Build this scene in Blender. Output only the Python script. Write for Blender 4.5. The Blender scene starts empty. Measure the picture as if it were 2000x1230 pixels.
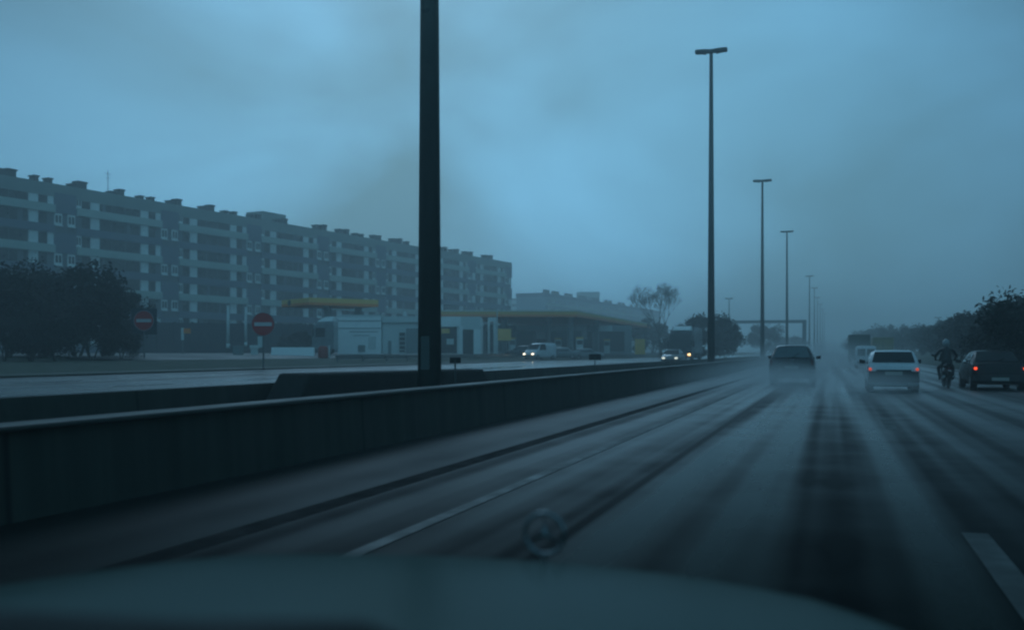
import bpy, math, random
from mathutils import Vector, Matrix
R = math.radians
scene = bpy.context.scene
col = scene.collection
F = 1944.0                 # focal length in photo pixels (2000 wide)
HC = 1.3                   # eye height in the car
TH = math.atan(625 / F)    # camera looks this far left of the road direction
SN, CS = math.sin(TH), math.cos(TH)
HY = 687.0                 # horizon row in the photo

# ---------------------------------------------------------------- camera
cam_d = bpy.data.cameras.new("camera")
cam = bpy.data.objects.new("camera", cam_d); col.objects.link(cam)
cam.location = (0, 0, HC); cam.rotation_euler = (R(90), 0, TH)
cam_d.sensor_width = 36; cam_d.lens = 36 * F / 2000
cam_d.shift_y = (HY - 615) / 2000
cam_d.clip_start = 0.05; cam_d.clip_end = 4000
cam_d.dof.use_dof = True; cam_d.dof.focus_distance = 45; cam_d.dof.aperture_fstop = 2.1
scene.camera = cam

# ---------------------------------------------------------------- sky
world = bpy.data.worlds.new("World"); scene.world = world; world.use_nodes = True
nt = world.node_tree; nt.nodes.clear()
def N(tree, t, **kw):
    n = tree.nodes.new(t)
    for k, v in kw.items(): setattr(n, k, v)
    return n
L = nt.links.new
wo = N(nt, 'ShaderNodeOutputWorld'); bg = N(nt, 'ShaderNodeBackground')
tc = N(nt, 'ShaderNodeTexCoord')
mp = N(nt, 'ShaderNodeMapping'); mp.inputs['Scale'].default_value = (1.0, 1.0, 2.0); mp.inputs['Location'].default_value = (5.3, 0.6, 1.9)
L(tc.outputs['Generated'], mp.inputs['Vector'])
n1 = N(nt, 'ShaderNodeTexNoise'); n1.inputs['Scale'].default_value = 2.3; n1.inputs['Detail'].default_value = 5; n1.inputs['Roughness'].default_value = .42; n1.inputs['Distortion'].default_value = .35
L(mp.outputs[0], n1.inputs['Vector'])
rp = N(nt, 'ShaderNodeValToRGB')
rp.color_ramp.elements[0].position = .34; rp.color_ramp.elements[0].color = (.064, .205, .292, 1)
rp.color_ramp.elements[1].position = .61; rp.color_ramp.elements[1].color = (.138, .440, .700, 1)
L(n1.outputs['Fac'], rp.inputs['Fac'])
# the overcast is thinnest (brightest) up and a little left of the view
dotn = N(nt, 'ShaderNodeVectorMath', operation='DOT_PRODUCT'); L(tc.outputs['Generated'], dotn.inputs[0])
bd = Vector((-0.33, 0.93, 0.09)).normalized(); dotn.inputs[1].default_value = bd
mr = N(nt, 'ShaderNodeMapRange', interpolation_type='SMOOTHSTEP')
mr.inputs['From Min'].default_value = .79; mr.inputs['From Max'].default_value = 1.0
mr.inputs['To Min'].default_value = .27; mr.inputs['To Max'].default_value = 1.12
L(dotn.outputs['Value'], mr.inputs['Value'])
mr2 = N(nt, 'ShaderNodeMapRange', interpolation_type='SMOOTHSTEP')      # added bright lobe behind the camera, lights the surfaces facing it
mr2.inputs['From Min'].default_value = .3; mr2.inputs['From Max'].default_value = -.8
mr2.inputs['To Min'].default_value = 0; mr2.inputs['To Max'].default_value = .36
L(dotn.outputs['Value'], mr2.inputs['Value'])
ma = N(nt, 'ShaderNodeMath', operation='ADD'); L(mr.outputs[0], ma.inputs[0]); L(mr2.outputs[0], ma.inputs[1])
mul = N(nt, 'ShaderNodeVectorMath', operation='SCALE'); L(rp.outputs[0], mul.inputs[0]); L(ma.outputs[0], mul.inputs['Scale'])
sky = N(nt, 'ShaderNodeTexSky', sky_type='NISHITA'); sky.sun_disc = False
SUN_EL, SUN_AZ = R(35), R(-25)
sky.sun_elevation = SUN_EL; sky.sun_rotation = SUN_AZ; sky.air_density = 1.5; sky.dust_density = 3
sk = N(nt, 'ShaderNodeVectorMath', operation='SCALE'); L(sky.outputs[0], sk.inputs[0]); sk.inputs['Scale'].default_value = .003
add = N(nt, 'ShaderNodeVectorMath', operation='ADD'); L(mul.outputs[0], add.inputs[0])
sc10 = N(nt, 'ShaderNodeVectorMath', operation='SCALE'); L(add.outputs[0], sc10.inputs[0])
SKY_GAIN = 2.12
sc10.inputs['Scale'].default_value = SKY_GAIN / .1
L(sk.outputs[0], add.inputs[1])
L(sc10.outputs[0], bg.inputs['Color']); bg.inputs['Strength'].default_value = .1
L(bg.outputs[0], wo.inputs['Surface'])

sd = bpy.data.lights.new("sun", 'SUN'); sun = bpy.data.objects.new("sun", sd); col.objects.link(sun)
sd.energy = .5; sd.angle = R(25); sd.color = (.42, .72, 1.0)
sun.rotation_euler = (R(90) - SUN_EL, 0, -SUN_AZ + math.pi)

vs = scene.view_settings
scene.display_settings.display_device = 'sRGB'
vs.view_transform = 'Standard'; vs.look = 'None'; vs.gamma = 1; vs.use_curve_mapping = False
vs.exposure = -0.8
scene.cycles.pixel_filter_type = 'GAUSSIAN'
scene.cycles.filter_width = 2.6
scene.cycles.volume_bounces = 2

# ---------------------------------------------------------------- helpers
rnd = random.Random(7)
def at(px, z):
    """ground point seen in photo column px, z metres in front of the camera"""
    xr = (px - 1000) * z / F
    return Vector((-SN * z + CS * xr, CS * z + SN * xr))
def hz(y, z): return HC - (y - HY) * z / F
def shift(s): return .0115 * max(0.0, s - 90) if s < 600 else .0115 * 510
def lerp(a, b, t): return a + (b - a) * t
GP = [(-950, 1.15), (-60, 1.15), (-42, 1.0), (-36, .72), (-34, .66), (-28.5, .36), (-9.4, .06), (-6.2, .04), (9.0, .02), (10.5, .15), (16, 1.2), (24, 1.6), (950, 1.6)]
def gh(x, y=0):
    x -= shift(y)
    for (a, ha), (b, hb) in zip(GP, GP[1:]):
        if a <= x <= b: return lerp(ha, hb, (x - a) / (b - a))
    return 0

class MB:
    def __init__(s): s.v = []; s.f = []
    def add(s, vs, fs):
        o = len(s.v); s.v += [tuple(v) for v in vs]; s.f += [tuple(i + o for i in f) for f in fs]; return s
    def box(s, x0, x1, y0, y1, z0, z1):
        return s.add([(x0,y0,z0),(x1,y0,z0),(x1,y1,z0),(x0,y1,z0),(x0,y0,z1),(x1,y0,z1),(x1,y1,z1),(x0,y1,z1)],
                     [(0,3,2,1),(4,5,6,7),(0,1,5,4),(1,2,6,5),(2,3,7,6),(3,0,4,7)])
    def prism(s, pts, z0, z1):
        n = len(pts); vs = [(p[0],p[1],z0) for p in pts] + [(p[0],p[1],z1) for p in pts]
        fs = [tuple(range(n-1,-1,-1)), tuple(range(n,2*n))] + [(i,(i+1)%n,n+(i+1)%n,n+i) for i in range(n)]
        return s.add(vs, fs)
    def xprism(s, prof, x0, x1):     # profile in (y,z), extruded in x
        n = len(prof); vs = [(x0,p[0],p[1]) for p in prof] + [(x1,p[0],p[1]) for p in prof]
        fs = [tuple(range(n-1,-1,-1)), tuple(range(n,2*n))] + [(i,(i+1)%n,n+(i+1)%n,n+i) for i in range(n)]
        return s.add(vs, fs)
    def tube(s, p0, p1, r0, r1=None, n=10, caps=True):
        p0, p1 = Vector(p0), Vector(p1); r1 = r0 if r1 is None else r1
        d = (p1 - p0).normalized(); a = d.orthogonal().normalized(); b = d.cross(a)
        vs = []
        for p, r in ((p0, r0), (p1, r1)):
            for i in range(n):
                t = 2*math.pi*i/n; vs.append(p + (a*math.cos(t) + b*math.sin(t))*r)
        fs = [(i,(i+1)%n,n+(i+1)%n,n+i) for i in range(n)]
        if caps: fs += [tuple(range(n-1,-1,-1)), tuple(range(n,2*n))]
        return s.add(vs, fs)
    def ball(s, c, r, n=10, m=6):
        rx, ry, rz = (r, r, r) if not hasattr(r, '__len__') else r
        vs = [(c[0],c[1],c[2]-rz)]
        for j in range(1, m):
            ph = -math.pi/2 + math.pi*j/m
            for i in range(n):
                t = 2*math.pi*i/n; vs.append((c[0]+rx*math.cos(ph)*math.cos(t), c[1]+ry*math.cos(ph)*math.sin(t), c[2]+rz*math.sin(ph)))
        vs.append((c[0],c[1],c[2]+rz)); fs = []
        for i in range(n): fs.append((0, 1+(i+1)%n, 1+i))
        for j in range(m-2):
            for i in range(n):
                a = 1+j*n+i; b = 1+j*n+(i+1)%n; fs.append((a,b,b+n,a+n))
        e = len(vs)-1; o = 1+(m-2)*n
        for i in range(n): fs.append((o+i, o+(i+1)%n, e))
        return s.add(vs, fs)
    def torus(s, c, R0, r, n=28, m=8, axis='y'):
        vs = []
        for i in range(n):
            t = 2*math.pi*i/n
            for j in range(m):
                u = 2*math.pi*j/m; q = R0 + r*math.cos(u)
                if axis == 'y': vs.append((c[0]+q*math.cos(t), c[1]+r*math.sin(u), c[2]+q*math.sin(t)))
                else: vs.append((c[0]+r*math.sin(u), c[1]+q*math.cos(t), c[2]+q*math.sin(t)))
        return s.add(vs, [(i*m+j, i*m+(j+1)%m, ((i+1)%n)*m+(j+1)%m, ((i+1)%n)*m+j) for i in range(n) for j in range(m)])
    def loft(s, secs, cap=True, closed=True):
        n = len(secs[0]); vs = [p for q in secs for p in q]; fs = []
        for k in range(len(secs)-1):
            for i in range(n if closed else n-1):
                j = (i+1) % n; fs.append((k*n+i, k*n+j, (k+1)*n+j, (k+1)*n+i))
        if cap: fs += [tuple(range(n-1,-1,-1)), tuple(range((len(secs)-1)*n, len(secs)*n))]
        return s.add(vs, fs)
    def build(s, name, mat, parent=None, smooth=False, bevel=0, sub=0):
        me = bpy.data.meshes.new(name); me.from_pydata(s.v, [], s.f); me.update()
        import bmesh
        bm = bmesh.new(); bm.from_mesh(me); bmesh.ops.recalc_face_normals(bm, faces=bm.faces); bm.to_mesh(me); bm.free()
        me.materials.append(mat)
        if smooth:
            for p in me.polygons: p.use_smooth = True
        o = bpy.data.objects.new(name, me); col.objects.link(o); o.parent = parent
        if bevel:
            m = o.modifiers.new('bevel', 'BEVEL'); m.width = bevel; m.segments = 2; m.limit_method = 'ANGLE'; m.angle_limit = R(35)
        if sub:
            m = o.modifiers.new('sub', 'SUBSURF'); m.levels = sub; m.render_levels = sub
        return o
def tag(o, label=None, cat=None, group=None, kind=None):
    if label: o['label'] = label
    if cat: o['category'] = cat
    if group: o['group'] = group
    if kind: o['kind'] = kind
    return o
def empty(name, loc, rz, label, cat, group=None):
    o = bpy.data.objects.new(name, None); col.objects.link(o); o.location = loc; o.rotation_euler = (0,0,rz)
    o.empty_display_size = .2
    return tag(o, label, cat, group)
def copy_tree(o, parent=None):
    c = o.copy(); col.objects.link(c); c.parent = parent
    for ch in list(o.children): copy_tree(ch, c)
    return c

# ---------------------------------------------------------------- materials
def mat(name, c, rough=.6, var=.25, scale=3.0, bump=0, metal=0, coat=0, emis=None, es=0, stretch=None, spec=.5, c2=None, detail=5):
    m = bpy.data.materials.new(name); m.use_nodes = True; t = m.node_tree; t.nodes.clear(); l = t.links.new
    out = N(t, 'ShaderNodeOutputMaterial'); p = N(t, 'ShaderNodeBsdfPrincipled'); l(p.outputs[0], out.inputs[0])
    co = N(t, 'ShaderNodeTexCoord'); mpn = N(t, 'ShaderNodeMapping'); l(co.outputs['Object'], mpn.inputs[0])
    if stretch: mpn.inputs['Scale'].default_value = stretch
    nz = N(t, 'ShaderNodeTexNoise'); nz.inputs['Scale'].default_value = scale; nz.inputs['Detail'].default_value = detail; nz.inputs['Roughness'].default_value = .6
    l(mpn.outputs[0], nz.inputs['Vector'])
    mx = N(t, 'ShaderNodeMix', data_type='RGBA'); l(nz.outputs['Fac'], mx.inputs[0])
    a = tuple(x*(1-var) for x in c) + (1,); b = (tuple(x*(1+var) for x in c) if c2 is None else c2) + (1,)
    mx.inputs[6].default_value = a; mx.inputs[7].default_value = b
    rm = N(t, 'ShaderNodeMapRange'); rm.inputs['From Min'].default_value = .3; rm.inputs['From Max'].default_value = .7
    rm.inputs['To Min'].default_value = max(0.02, rough-.12); rm.inputs['To Max'].default_value = min(1, rough+.12)
    l(nz.outputs['Fac'], rm.inputs['Value']); l(rm.outputs[0], p.inputs['Roughness'])
    l(mx.outputs[2], p.inputs['Base Color']); p.inputs['Metallic'].default_value = metal
    p.inputs['Specular IOR Level'].default_value = spec
    p.inputs['Coat Weight'].default_value = coat; p.inputs['Coat Roughness'].default_value = .08
    if emis: p.inputs['Emission Color'].default_value = emis + (1,); p.inputs['Emission Strength'].default_value = es
    if bump:
        b_ = N(t, 'ShaderNodeBump'); b_.inputs['Strength'].default_value = bump; b_.inputs['Distance'].default_value = .02
        nb = N(t, 'ShaderNodeTexNoise'); nb.inputs['Scale'].default_value = scale*8; nb.inputs['Detail'].default_value = 3
        l(mpn.outputs[0], nb.inputs['Vector']); l(nb.outputs['Fac'], b_.inputs['Height']); l(b_.outputs[0], p.inputs['Normal'])
    return m
def road_mat(name, dark, lt, xs, seam=None, rlo=.16, rhi=.55, power=13, slo=.25, shi=1.0):
    m = bpy.data.materials.new(name); m.use_nodes = True; t = m.node_tree; t.nodes.clear(); l = t.links.new
    out = N(t, 'ShaderNodeOutputMaterial'); p = N(t, 'ShaderNodeBsdfPrincipled'); l(p.outputs[0], out.inputs[0])
    co = N(t, 'ShaderNodeTexCoord')
    mpn = N(t, 'ShaderNodeMapping'); l(co.outputs['Object'], mpn.inputs[0]); mpn.inputs['Scale'].default_value = (xs, .022, 1); mpn.inputs['Rotation'].default_value = (0, 0, R(-1.6)); mpn.inputs['Location'].default_value = (.35, 0, 0)
    n1 = N(t, 'ShaderNodeTexNoise'); n1.inputs['Scale'].default_value = 1.0; n1.inputs['Detail'].default_value = 2; n1.inputs['Roughness'].default_value = .4; l(mpn.outputs[0], n1.inputs['Vector'])
    n2 = N(t, 'ShaderNodeTexNoise'); n2.inputs['Scale'].default_value = .8; n2.inputs['Detail'].default_value = 6; l(co.outputs['Object'], n2.inputs['Vector'])
    n3 = N(t, 'ShaderNodeTexNoise'); n3.inputs['Scale'].default_value = 90; n3.inputs['Detail'].default_value = 2; l(co.outputs['Object'], n3.inputs['Vector'])
    r1 = N(t, 'ShaderNodeMapRange', interpolation_type='SMOOTHSTEP'); r1.inputs['From Min'].default_value = .33; r1.inputs['From Max'].default_value = .67; l(n1.outputs['Fac'], r1.inputs['Value'])
    ad = N(t, 'ShaderNodeMath', operation='MULTIPLY_ADD'); l(n2.outputs['Fac'], ad.inputs[0]); ad.inputs[1].default_value = .8; l(r1.outputs[0], ad.inputs[2])
    sb = N(t, 'ShaderNodeMath', operation='SUBTRACT', use_clamp=True); l(ad.outputs[0], sb.inputs[0]); sb.inputs[1].default_value = .40
    fac = sb.outputs[0]
    if seam is not None:
        sx = N(t, 'ShaderNodeSeparateXYZ'); l(co.outputs['Object'], sx.inputs[0])
        # standing water film is deepest in the middle of the near lane
        w1 = N(t, 'ShaderNodeMath', operation='ADD'); l(sx.outputs[0], w1.inputs[0]); w1.inputs[1].default_value = .55
        w2 = N(t, 'ShaderNodeMath', operation='ABSOLUTE'); l(w1.outputs[0], w2.inputs[0])
        w3 = N(t, 'ShaderNodeMapRange', interpolation_type='SMOOTHSTEP'); l(w2.outputs[0], w3.inputs['Value']); w3.inputs['From Min'].default_value = .9; w3.inputs['From Max'].default_value = 3.0; w3.inputs['To Min'].default_value = 1.0; w3.inputs['To Max'].default_value = .5
        w4 = N(t, 'ShaderNodeMath', operation='MULTIPLY'); l(fac, w4.inputs[0]); l(w3.outputs[0], w4.inputs[1]); fac = w4.outputs[0]
        s1 = N(t, 'ShaderNodeMath', operation='SUBTRACT'); l(sx.outputs[0], s1.inputs[0]); s1.inputs[1].default_value = seam
        s2 = N(t, 'ShaderNodeMath', operation='ABSOLUTE'); l(s1.outputs[0], s2.inputs[0])
        s3 = N(t, 'ShaderNodeMapRange'); l(s2.outputs[0], s3.inputs['Value']); s3.inputs['From Min'].default_value = .03; s3.inputs['From Max'].default_value = .09
        s4 = N(t, 'ShaderNodeMath', operation='MULTIPLY'); l(fac, s4.inputs[0]); l(s3.outputs[0], s4.inputs[1]); fac = s4.outputs[0]
    mx = N(t, 'ShaderNodeMix', data_type='RGBA'); l(fac, mx.inputs[0]); mx.inputs[6].default_value = dark + (1,); mx.inputs[7].default_value = lt + (1,); l(mx.outputs[2], p.inputs['Base Color'])
    rr = N(t, 'ShaderNodeMapRange'); l(fac, rr.inputs['Value']); rr.inputs['To Min'].default_value = rhi; rr.inputs['To Max'].default_value = rlo; l(rr.outputs[0], p.inputs['Roughness'])
    b_ = N(t, 'ShaderNodeBump'); b_.inputs['Strength'].default_value = .25; b_.inputs['Distance'].default_value = .006; l(n3.outputs['Fac'], b_.inputs['Height'])
    # wet rough stone chippings mirror the sky only near grazing angles
    p.inputs['Specular IOR Level'].default_value = 0
    g = N(t, 'ShaderNodeBsdfGlossy'); l(rr.outputs[0], g.inputs['Roughness']); l(b_.outputs[0], g.inputs['Normal']); g.inputs['Color'].default_value = (.95,.95,.95,1)
    lw = N(t, 'ShaderNodeLayerWeight'); lw.inputs['Blend'].default_value = .5
    pw = N(t, 'ShaderNodeMath', operation='POWER'); l(lw.outputs['Facing'], pw.inputs[0]); pw.inputs[1].default_value = power
    sp = N(t, 'ShaderNodeMapRange'); l(fac, sp.inputs['Value']); sp.inputs['To Min'].default_value = slo; sp.inputs['To Max'].default_value = shi
    pm = N(t, 'ShaderNodeMath', operation='MULTIPLY'); l(pw.outputs[0], pm.inputs[0]); l(sp.outputs[0], pm.inputs[1])
    ms = N(t, 'ShaderNodeMixShader'); l(pm.outputs[0], ms.inputs[0]); l(p.outputs[0], ms.inputs[1]); l(g.outputs[0], ms.inputs[2]); l(ms.outputs[0], out.inputs[0])
    return m
def vol_mat(name, color, dens, noise=None, an=.35):
    m = bpy.data.materials.new(name); m.use_nodes = True; t = m.node_tree; t.nodes.clear(); l = t.links.new
    out = N(t, 'ShaderNodeOutputMaterial'); v = N(t, 'ShaderNodeVolumePrincipled'); l(v.outputs[0], out.inputs['Volume'])
    v.inputs['Color'].default_value = color + (1,); v.inputs['Density'].default_value = dens; v.inputs['Anisotropy'].default_value = an
    if noise:     # density that fades to nothing at the faces of a unit sphere (generated coords)
        co = N(t, 'ShaderNodeTexCoord')
        mp_ = N(t, 'ShaderNodeMapping'); l(co.outputs['Generated'], mp_.inputs[0]); mp_.inputs['Location'].default_value = (-1,-1,noise[1]); mp_.inputs['Scale'].default_value = (2,2,noise[2])
        ln = N(t, 'ShaderNodeVectorMath', operation='LENGTH'); l(mp_.outputs[0], ln.inputs[0])
        r_ = N(t, 'ShaderNodeMapRange', interpolation_type='SMOOTHSTEP'); l(ln.outputs['Value'], r_.inputs['Value']); r_.inputs['From Min'].default_value = 1; r_.inputs['From Max'].default_value = .15
        nz = N(t, 'ShaderNodeTexNoise'); l(co.outputs['Object'], nz.inputs['Vector']); nz.inputs['Scale'].default_value = noise[0]; nz.inputs['Detail'].default_value = 2
        m1 = N(t, 'ShaderNodeMath', operation='MULTIPLY'); l(r_.outputs[0], m1.inputs[0]); l(nz.outputs['Fac'], m1.inputs[1])
        m2 = N(t, 'ShaderNodeMath', operation='MULTIPLY'); l(m1.outputs[0], m2.inputs[0]); m2.inputs[1].default_value = dens*2; l(m2.outputs[0], v.inputs['Density'])
    return m

M = dict(
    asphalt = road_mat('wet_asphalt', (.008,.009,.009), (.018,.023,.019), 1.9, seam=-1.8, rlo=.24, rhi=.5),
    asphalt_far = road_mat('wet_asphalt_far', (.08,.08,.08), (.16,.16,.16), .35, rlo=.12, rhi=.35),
    shoulder = road_mat('wet_shoulder', (.010,.011,.010), (.026,.028,.026), .8, rlo=.3, rhi=.5, power=12, slo=.3, shi=.45),
    gutter = mat('gutter_concrete', (.008,.008,.008), .8, .3, 2, .3, spec=.05),
    marking = mat('worn_paint', (.024,.028,.025), .5, .5, 2.5, spec=.15),
    concrete = mat('dark_concrete', (.014,.016,.014), .85, .45, 1.3, .4, stretch=(1,.4,1)),
    coping = mat('wet_coping', (.042,.048,.042), .6, .35, 2, .2, stretch=(1,.3,1)),
    soil = mat('median_soil', (.014,.016,.011), .9, .4, 2, .6),
    grass = mat('grass', (.022,.040,.018), .9, .5, 1.5, .8),
    ground = mat('ground', (.045,.055,.035), .9, .4, .3, .5),
    forecourt = mat('forecourt', (.05,.052,.05), .6, .3, .4, .1),
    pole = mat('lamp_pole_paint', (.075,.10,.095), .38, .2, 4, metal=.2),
    pole2 = mat('lamp_pole_hazed', (.13,.15,.15), .5, .2, 4, metal=.2),  # paler than the near pole: haze over the far posts put into the colour
    lampglass = mat('lamp_glass', (.2,.2,.19), .2),
    f_wall = mat('facade_wall', (.13,.145,.16), .8, .2, .6),
    f_band = mat('facade_light', (.43,.51,.46), .75, .2, .5, stretch=(.6,.6,2)),
    f_violet = mat('facade_violet', (.13,.155,.20), .75, .2, .6),
    f_glass = mat('facade_glass', (.016,.018,.018), .25, .5, .7),
    f_white = mat('facade_white', (.80,.84,.81), .6, .25, .8),
    f_roof = mat('facade_parapet', (.24,.29,.27), .8, .2, .3, stretch=(.6,.6,2)),
    chimney = mat('chimney', (.06,.065,.065), .8),
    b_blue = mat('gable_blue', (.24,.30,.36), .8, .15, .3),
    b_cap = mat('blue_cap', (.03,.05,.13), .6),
    white = mat('white_render', (.88,.90,.88), .6, .12, 1.0),
    white2 = mat('offwhite_panel', (.62,.66,.64), .6, .15, 1.0),
    grey = mat('grey_panel', (.22,.25,.25), .6),
    darkwin = mat('shop_glass', (.03,.035,.035), .15),
    yellow = mat('canopy_yellow', (.80,.46,.12), .5, .12, 1.5),
    orange = mat('canopy_orange', (.80,.22,.04), .5, .12, 1.5),
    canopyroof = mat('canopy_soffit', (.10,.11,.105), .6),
    canopyline = mat('canopy_white', (.7,.68,.55), .5),
    red = mat('sign_red', (.42,.016,.014), .4, .15, 5),
    signwhite = mat('sign_white', (.5,.5,.5), .4, .15, 5),
    metal = mat('galvanised', (.16,.17,.17), .4, .2, 5, metal=.5),
    fence = mat('noise_wall', (.030,.038,.048), .8, .25, .8, .3, stretch=(1,1,.5)),
    redbin = mat('red_plastic', (.30,.03,.015), .5),
    carwhite = mat('car_white', (.66,.68,.70), .3, .06, 3, coat=.6),
    cardark = mat('car_dark', (.016,.020,.024), .3, .15, 3, coat=.6),
    carblack = mat('car_black', (.006,.007,.007), .4, .15, 3, coat=.1, spec=.25),
    cargrey = mat('car_grey', (.17,.19,.2), .3, .1, 3, coat=.5),
    glass_pale = mat('car_glass_lightened', (.10,.13,.14), .12, .5, 2.5),  # opaque; the light seen through the cabin is put into the colour
    carglass = mat('car_glass', (.018,.02,.022), .08, .2),
    rubber = mat('rubber', (.012,.012,.012), .8),
    plastic = mat('black_plastic', (.018,.019,.019), .6),
    rim = mat('rim', (.3,.3,.3), .4, metal=.6),
    plate = mat('number_plate', (.35,.35,.32), .5),
    redlamp_on = mat('tail_lit', (.5,.02,.01), .3, emis=(1,.085,.03), es=3.0),
    redlamp_dim = mat('tail_dim_lit', (.5,.02,.01), .3, emis=(1,.13,.06), es=1.0),
    redlamp = mat('tail_unlit', (.12,.01,.01), .3),
    head_on = mat('headlight_lit', (.8,.8,.7), .2, emis=(1,.86,.6), es=7),
    head_dim = mat('headlight_low', (.6,.6,.55), .2, emis=(.85,.9,.75), es=2.2),
    head_amber = mat('headlight_amber', (.8,.6,.4), .2, emis=(1,.62,.25), es=7),
    truckgreen = mat('lorry_green', (.03,.06,.04), .6),
    truckyellow = mat('lorry_yellow', (.30,.24,.08), .6),
    bark = mat('bark', (.045,.045,.04), .9, .3, 6, .6),
    twig = mat('twig', (.06,.06,.05), .9, .3, 6),
    leaf = mat('leaf_dark', (.020,.030,.018), .7, .5, .9, c2=(.045,.055,.03)),
    leaf2 = mat('leaf_black', (.004,.007,.004), .8, .5, .9),
    leather = mat('leather', (.012,.012,.013), .5),
    helmet = mat('helmet_white', (.28,.30,.31), .25),
    skin = mat('skin', (.35,.22,.17), .5),
    bonnet = road_mat('bonnet_paint', (.065,.085,.078), (.090,.115,.105), .25, rlo=.10, rhi=.16, power=4.5, slo=.10, shi=.20),
    chrome = mat('chrome', (.22,.25,.26), .3, .1, metal=1),
    dash = mat('dashboard', (.006,.006,.006), .9),
)
def wall_mat():
    m = mat('stained_concrete', (.030,.037,.029), .8, .55, 1.1, .5, stretch=(1,1,.3)); t = m.node_tree; l = t.links.new
    p = [n for n in t.nodes if n.type == 'BSDF_PRINCIPLED'][0]; src = p.inputs['Base Color'].links[0].from_socket
    co = [n for n in t.nodes if n.type == 'TEX_COORD'][0]; sx = N(t, 'ShaderNodeSeparateXYZ'); l(co.outputs['Object'], sx.inputs[0])
    fr = N(t, 'ShaderNodeMath', operation='PINGPONG'); l(sx.outputs[1], fr.inputs[0]); fr.inputs[1].default_value = 3.0
    j = N(t, 'ShaderNodeMapRange'); l(fr.outputs[0], j.inputs['Value']); j.inputs['From Min'].default_value = .012; j.inputs['From Max'].default_value = .05; j.inputs['To Min'].default_value = .25
    mp_ = N(t, 'ShaderNodeMapping'); l(co.outputs['Object'], mp_.inputs[0]); mp_.inputs['Scale'].default_value = (1, 3.2, .25)
    nz = N(t, 'ShaderNodeTexNoise'); l(mp_.outputs[0], nz.inputs['Vector']); nz.inputs['Scale'].default_value = 1.0; nz.inputs['Detail'].default_value = 4
    st = N(t, 'ShaderNodeMapRange'); l(nz.outputs['Fac'], st.inputs['Value']); st.inputs['From Min'].default_value = .35; st.inputs['From Max'].default_value = .62; st.inputs['To Min'].default_value = .65; st.inputs['To Max'].default_value = 1.1
    mm = N(t, 'ShaderNodeMath', operation='MULTIPLY'); l(j.outputs[0], mm.inputs[0]); l(st.outputs[0], mm.inputs[1])
    sc = N(t, 'ShaderNodeVectorMath', operation='SCALE'); l(src, sc.inputs[0]); l(mm.outputs[0], sc.inputs['Scale']); l(sc.outputs[0], p.inputs['Base Color']); return m
M['wallconc'] = wall_mat()
# lorry box yellow etc. use the same noise; haze and spray are volumes

# ---------------------------------------------------------------- ground and roads
YS = [-40, 0, 30, 60, 90, 130, 180, 240, 320, 420, 520, 700, 940]
def sheet(name, xs, mt, dz=0.0, ys=YS, h=None, kind='structure', sh=True):
    mb = MB(); vs = []
    for y in ys:
        for x in xs:
            X = x + (shift(y) if sh else 0); vs.append((X, y, (gh(X, y) if h is None else h(x)) + dz))
    n = len(xs); fs = [(j*n+i, j*n+i+1, (j+1)*n+i+1, (j+1)*n+i) for j in range(len(ys)-1) for i in range(n-1)]
    mb.add(vs, fs); o = mb.build(name, mt); o['kind'] = kind; return o
sheet('ground', [g[0] for g in GP], M['ground'], -.05)
flat = lambda v: (lambda x: v)
sheet('road', [-3.95, -2.85, 0, 3, 6, 8.9], M['asphalt'], h=flat(0))
sheet('shoulder', [-5.92, -4.2], M['shoulder'], h=flat(.0))
sheet('gutter', [-4.2, -3.95], M['gutter'], h=flat(0))
sheet('median', [-9.5, -8, -6.1], M['soil'], h=flat(.25))
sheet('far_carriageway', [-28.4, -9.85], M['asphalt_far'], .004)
sheet('grass_verge', [-37.5, -34, -28.5], M['grass'], .03)
sheet('verge', [9.05, 10.5, 16, 24, 60], M['grass'], .03)
sheet('forecourt', [-115, -60, -42, -37.5], M['forecourt'], .02, ys=[46, 60, 90, 130, 180, 230])
sheet('kerb', [-28.75, -28.4], M['coping'], .11, ys=YS)
def mark(x, w, y0, y1, dz=.004, name='road_marking'):
    sheet(name, [x-w/2, x+w/2], M['marking'], h=flat(dz), ys=[y for y in [y0] + [q for q in YS if y0 < q < y1] + [y1]])
mark(-2.92, .12, -5, 400, .006); mark(8.3, .2, 0, 400)
mb = MB()
for k in range(24):
    for xx, o0 in ((.97, 4.8), (4.65, 9.0)):
        y0 = o0 + 13*k; a = shift(y0)
        mb.add([(xx-.09+a,y0,.006),(xx+.09+a,y0,.006),(xx+.09+a,y0+3,.006),(xx-.09+a,y0+3,.006)], [(0,1,2,3)])
mb.build('lane_marking', M['marking'])['kind'] = 'structure'
mb = MB()
for xx in (-13.6, -17.2, -20.8, -24.6):
    for k in range(20):
        y0 = 12 + 13*k; a = shift(y0); y1 = y0+3
        mb.add([(xx-.08+a,y0,gh(xx+a,y0)+.012),(xx+.08+a,y0,gh(xx+a,y0)+.016),(xx+.08+a,y1,gh(xx+a,y0)+.016),(xx-.08+a,y1,gh(xx+a,y0)+.016)], [(0,1,2,3)])
mb.build('far_lane_marking', M['marking'])['kind'] = 'structure'

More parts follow.
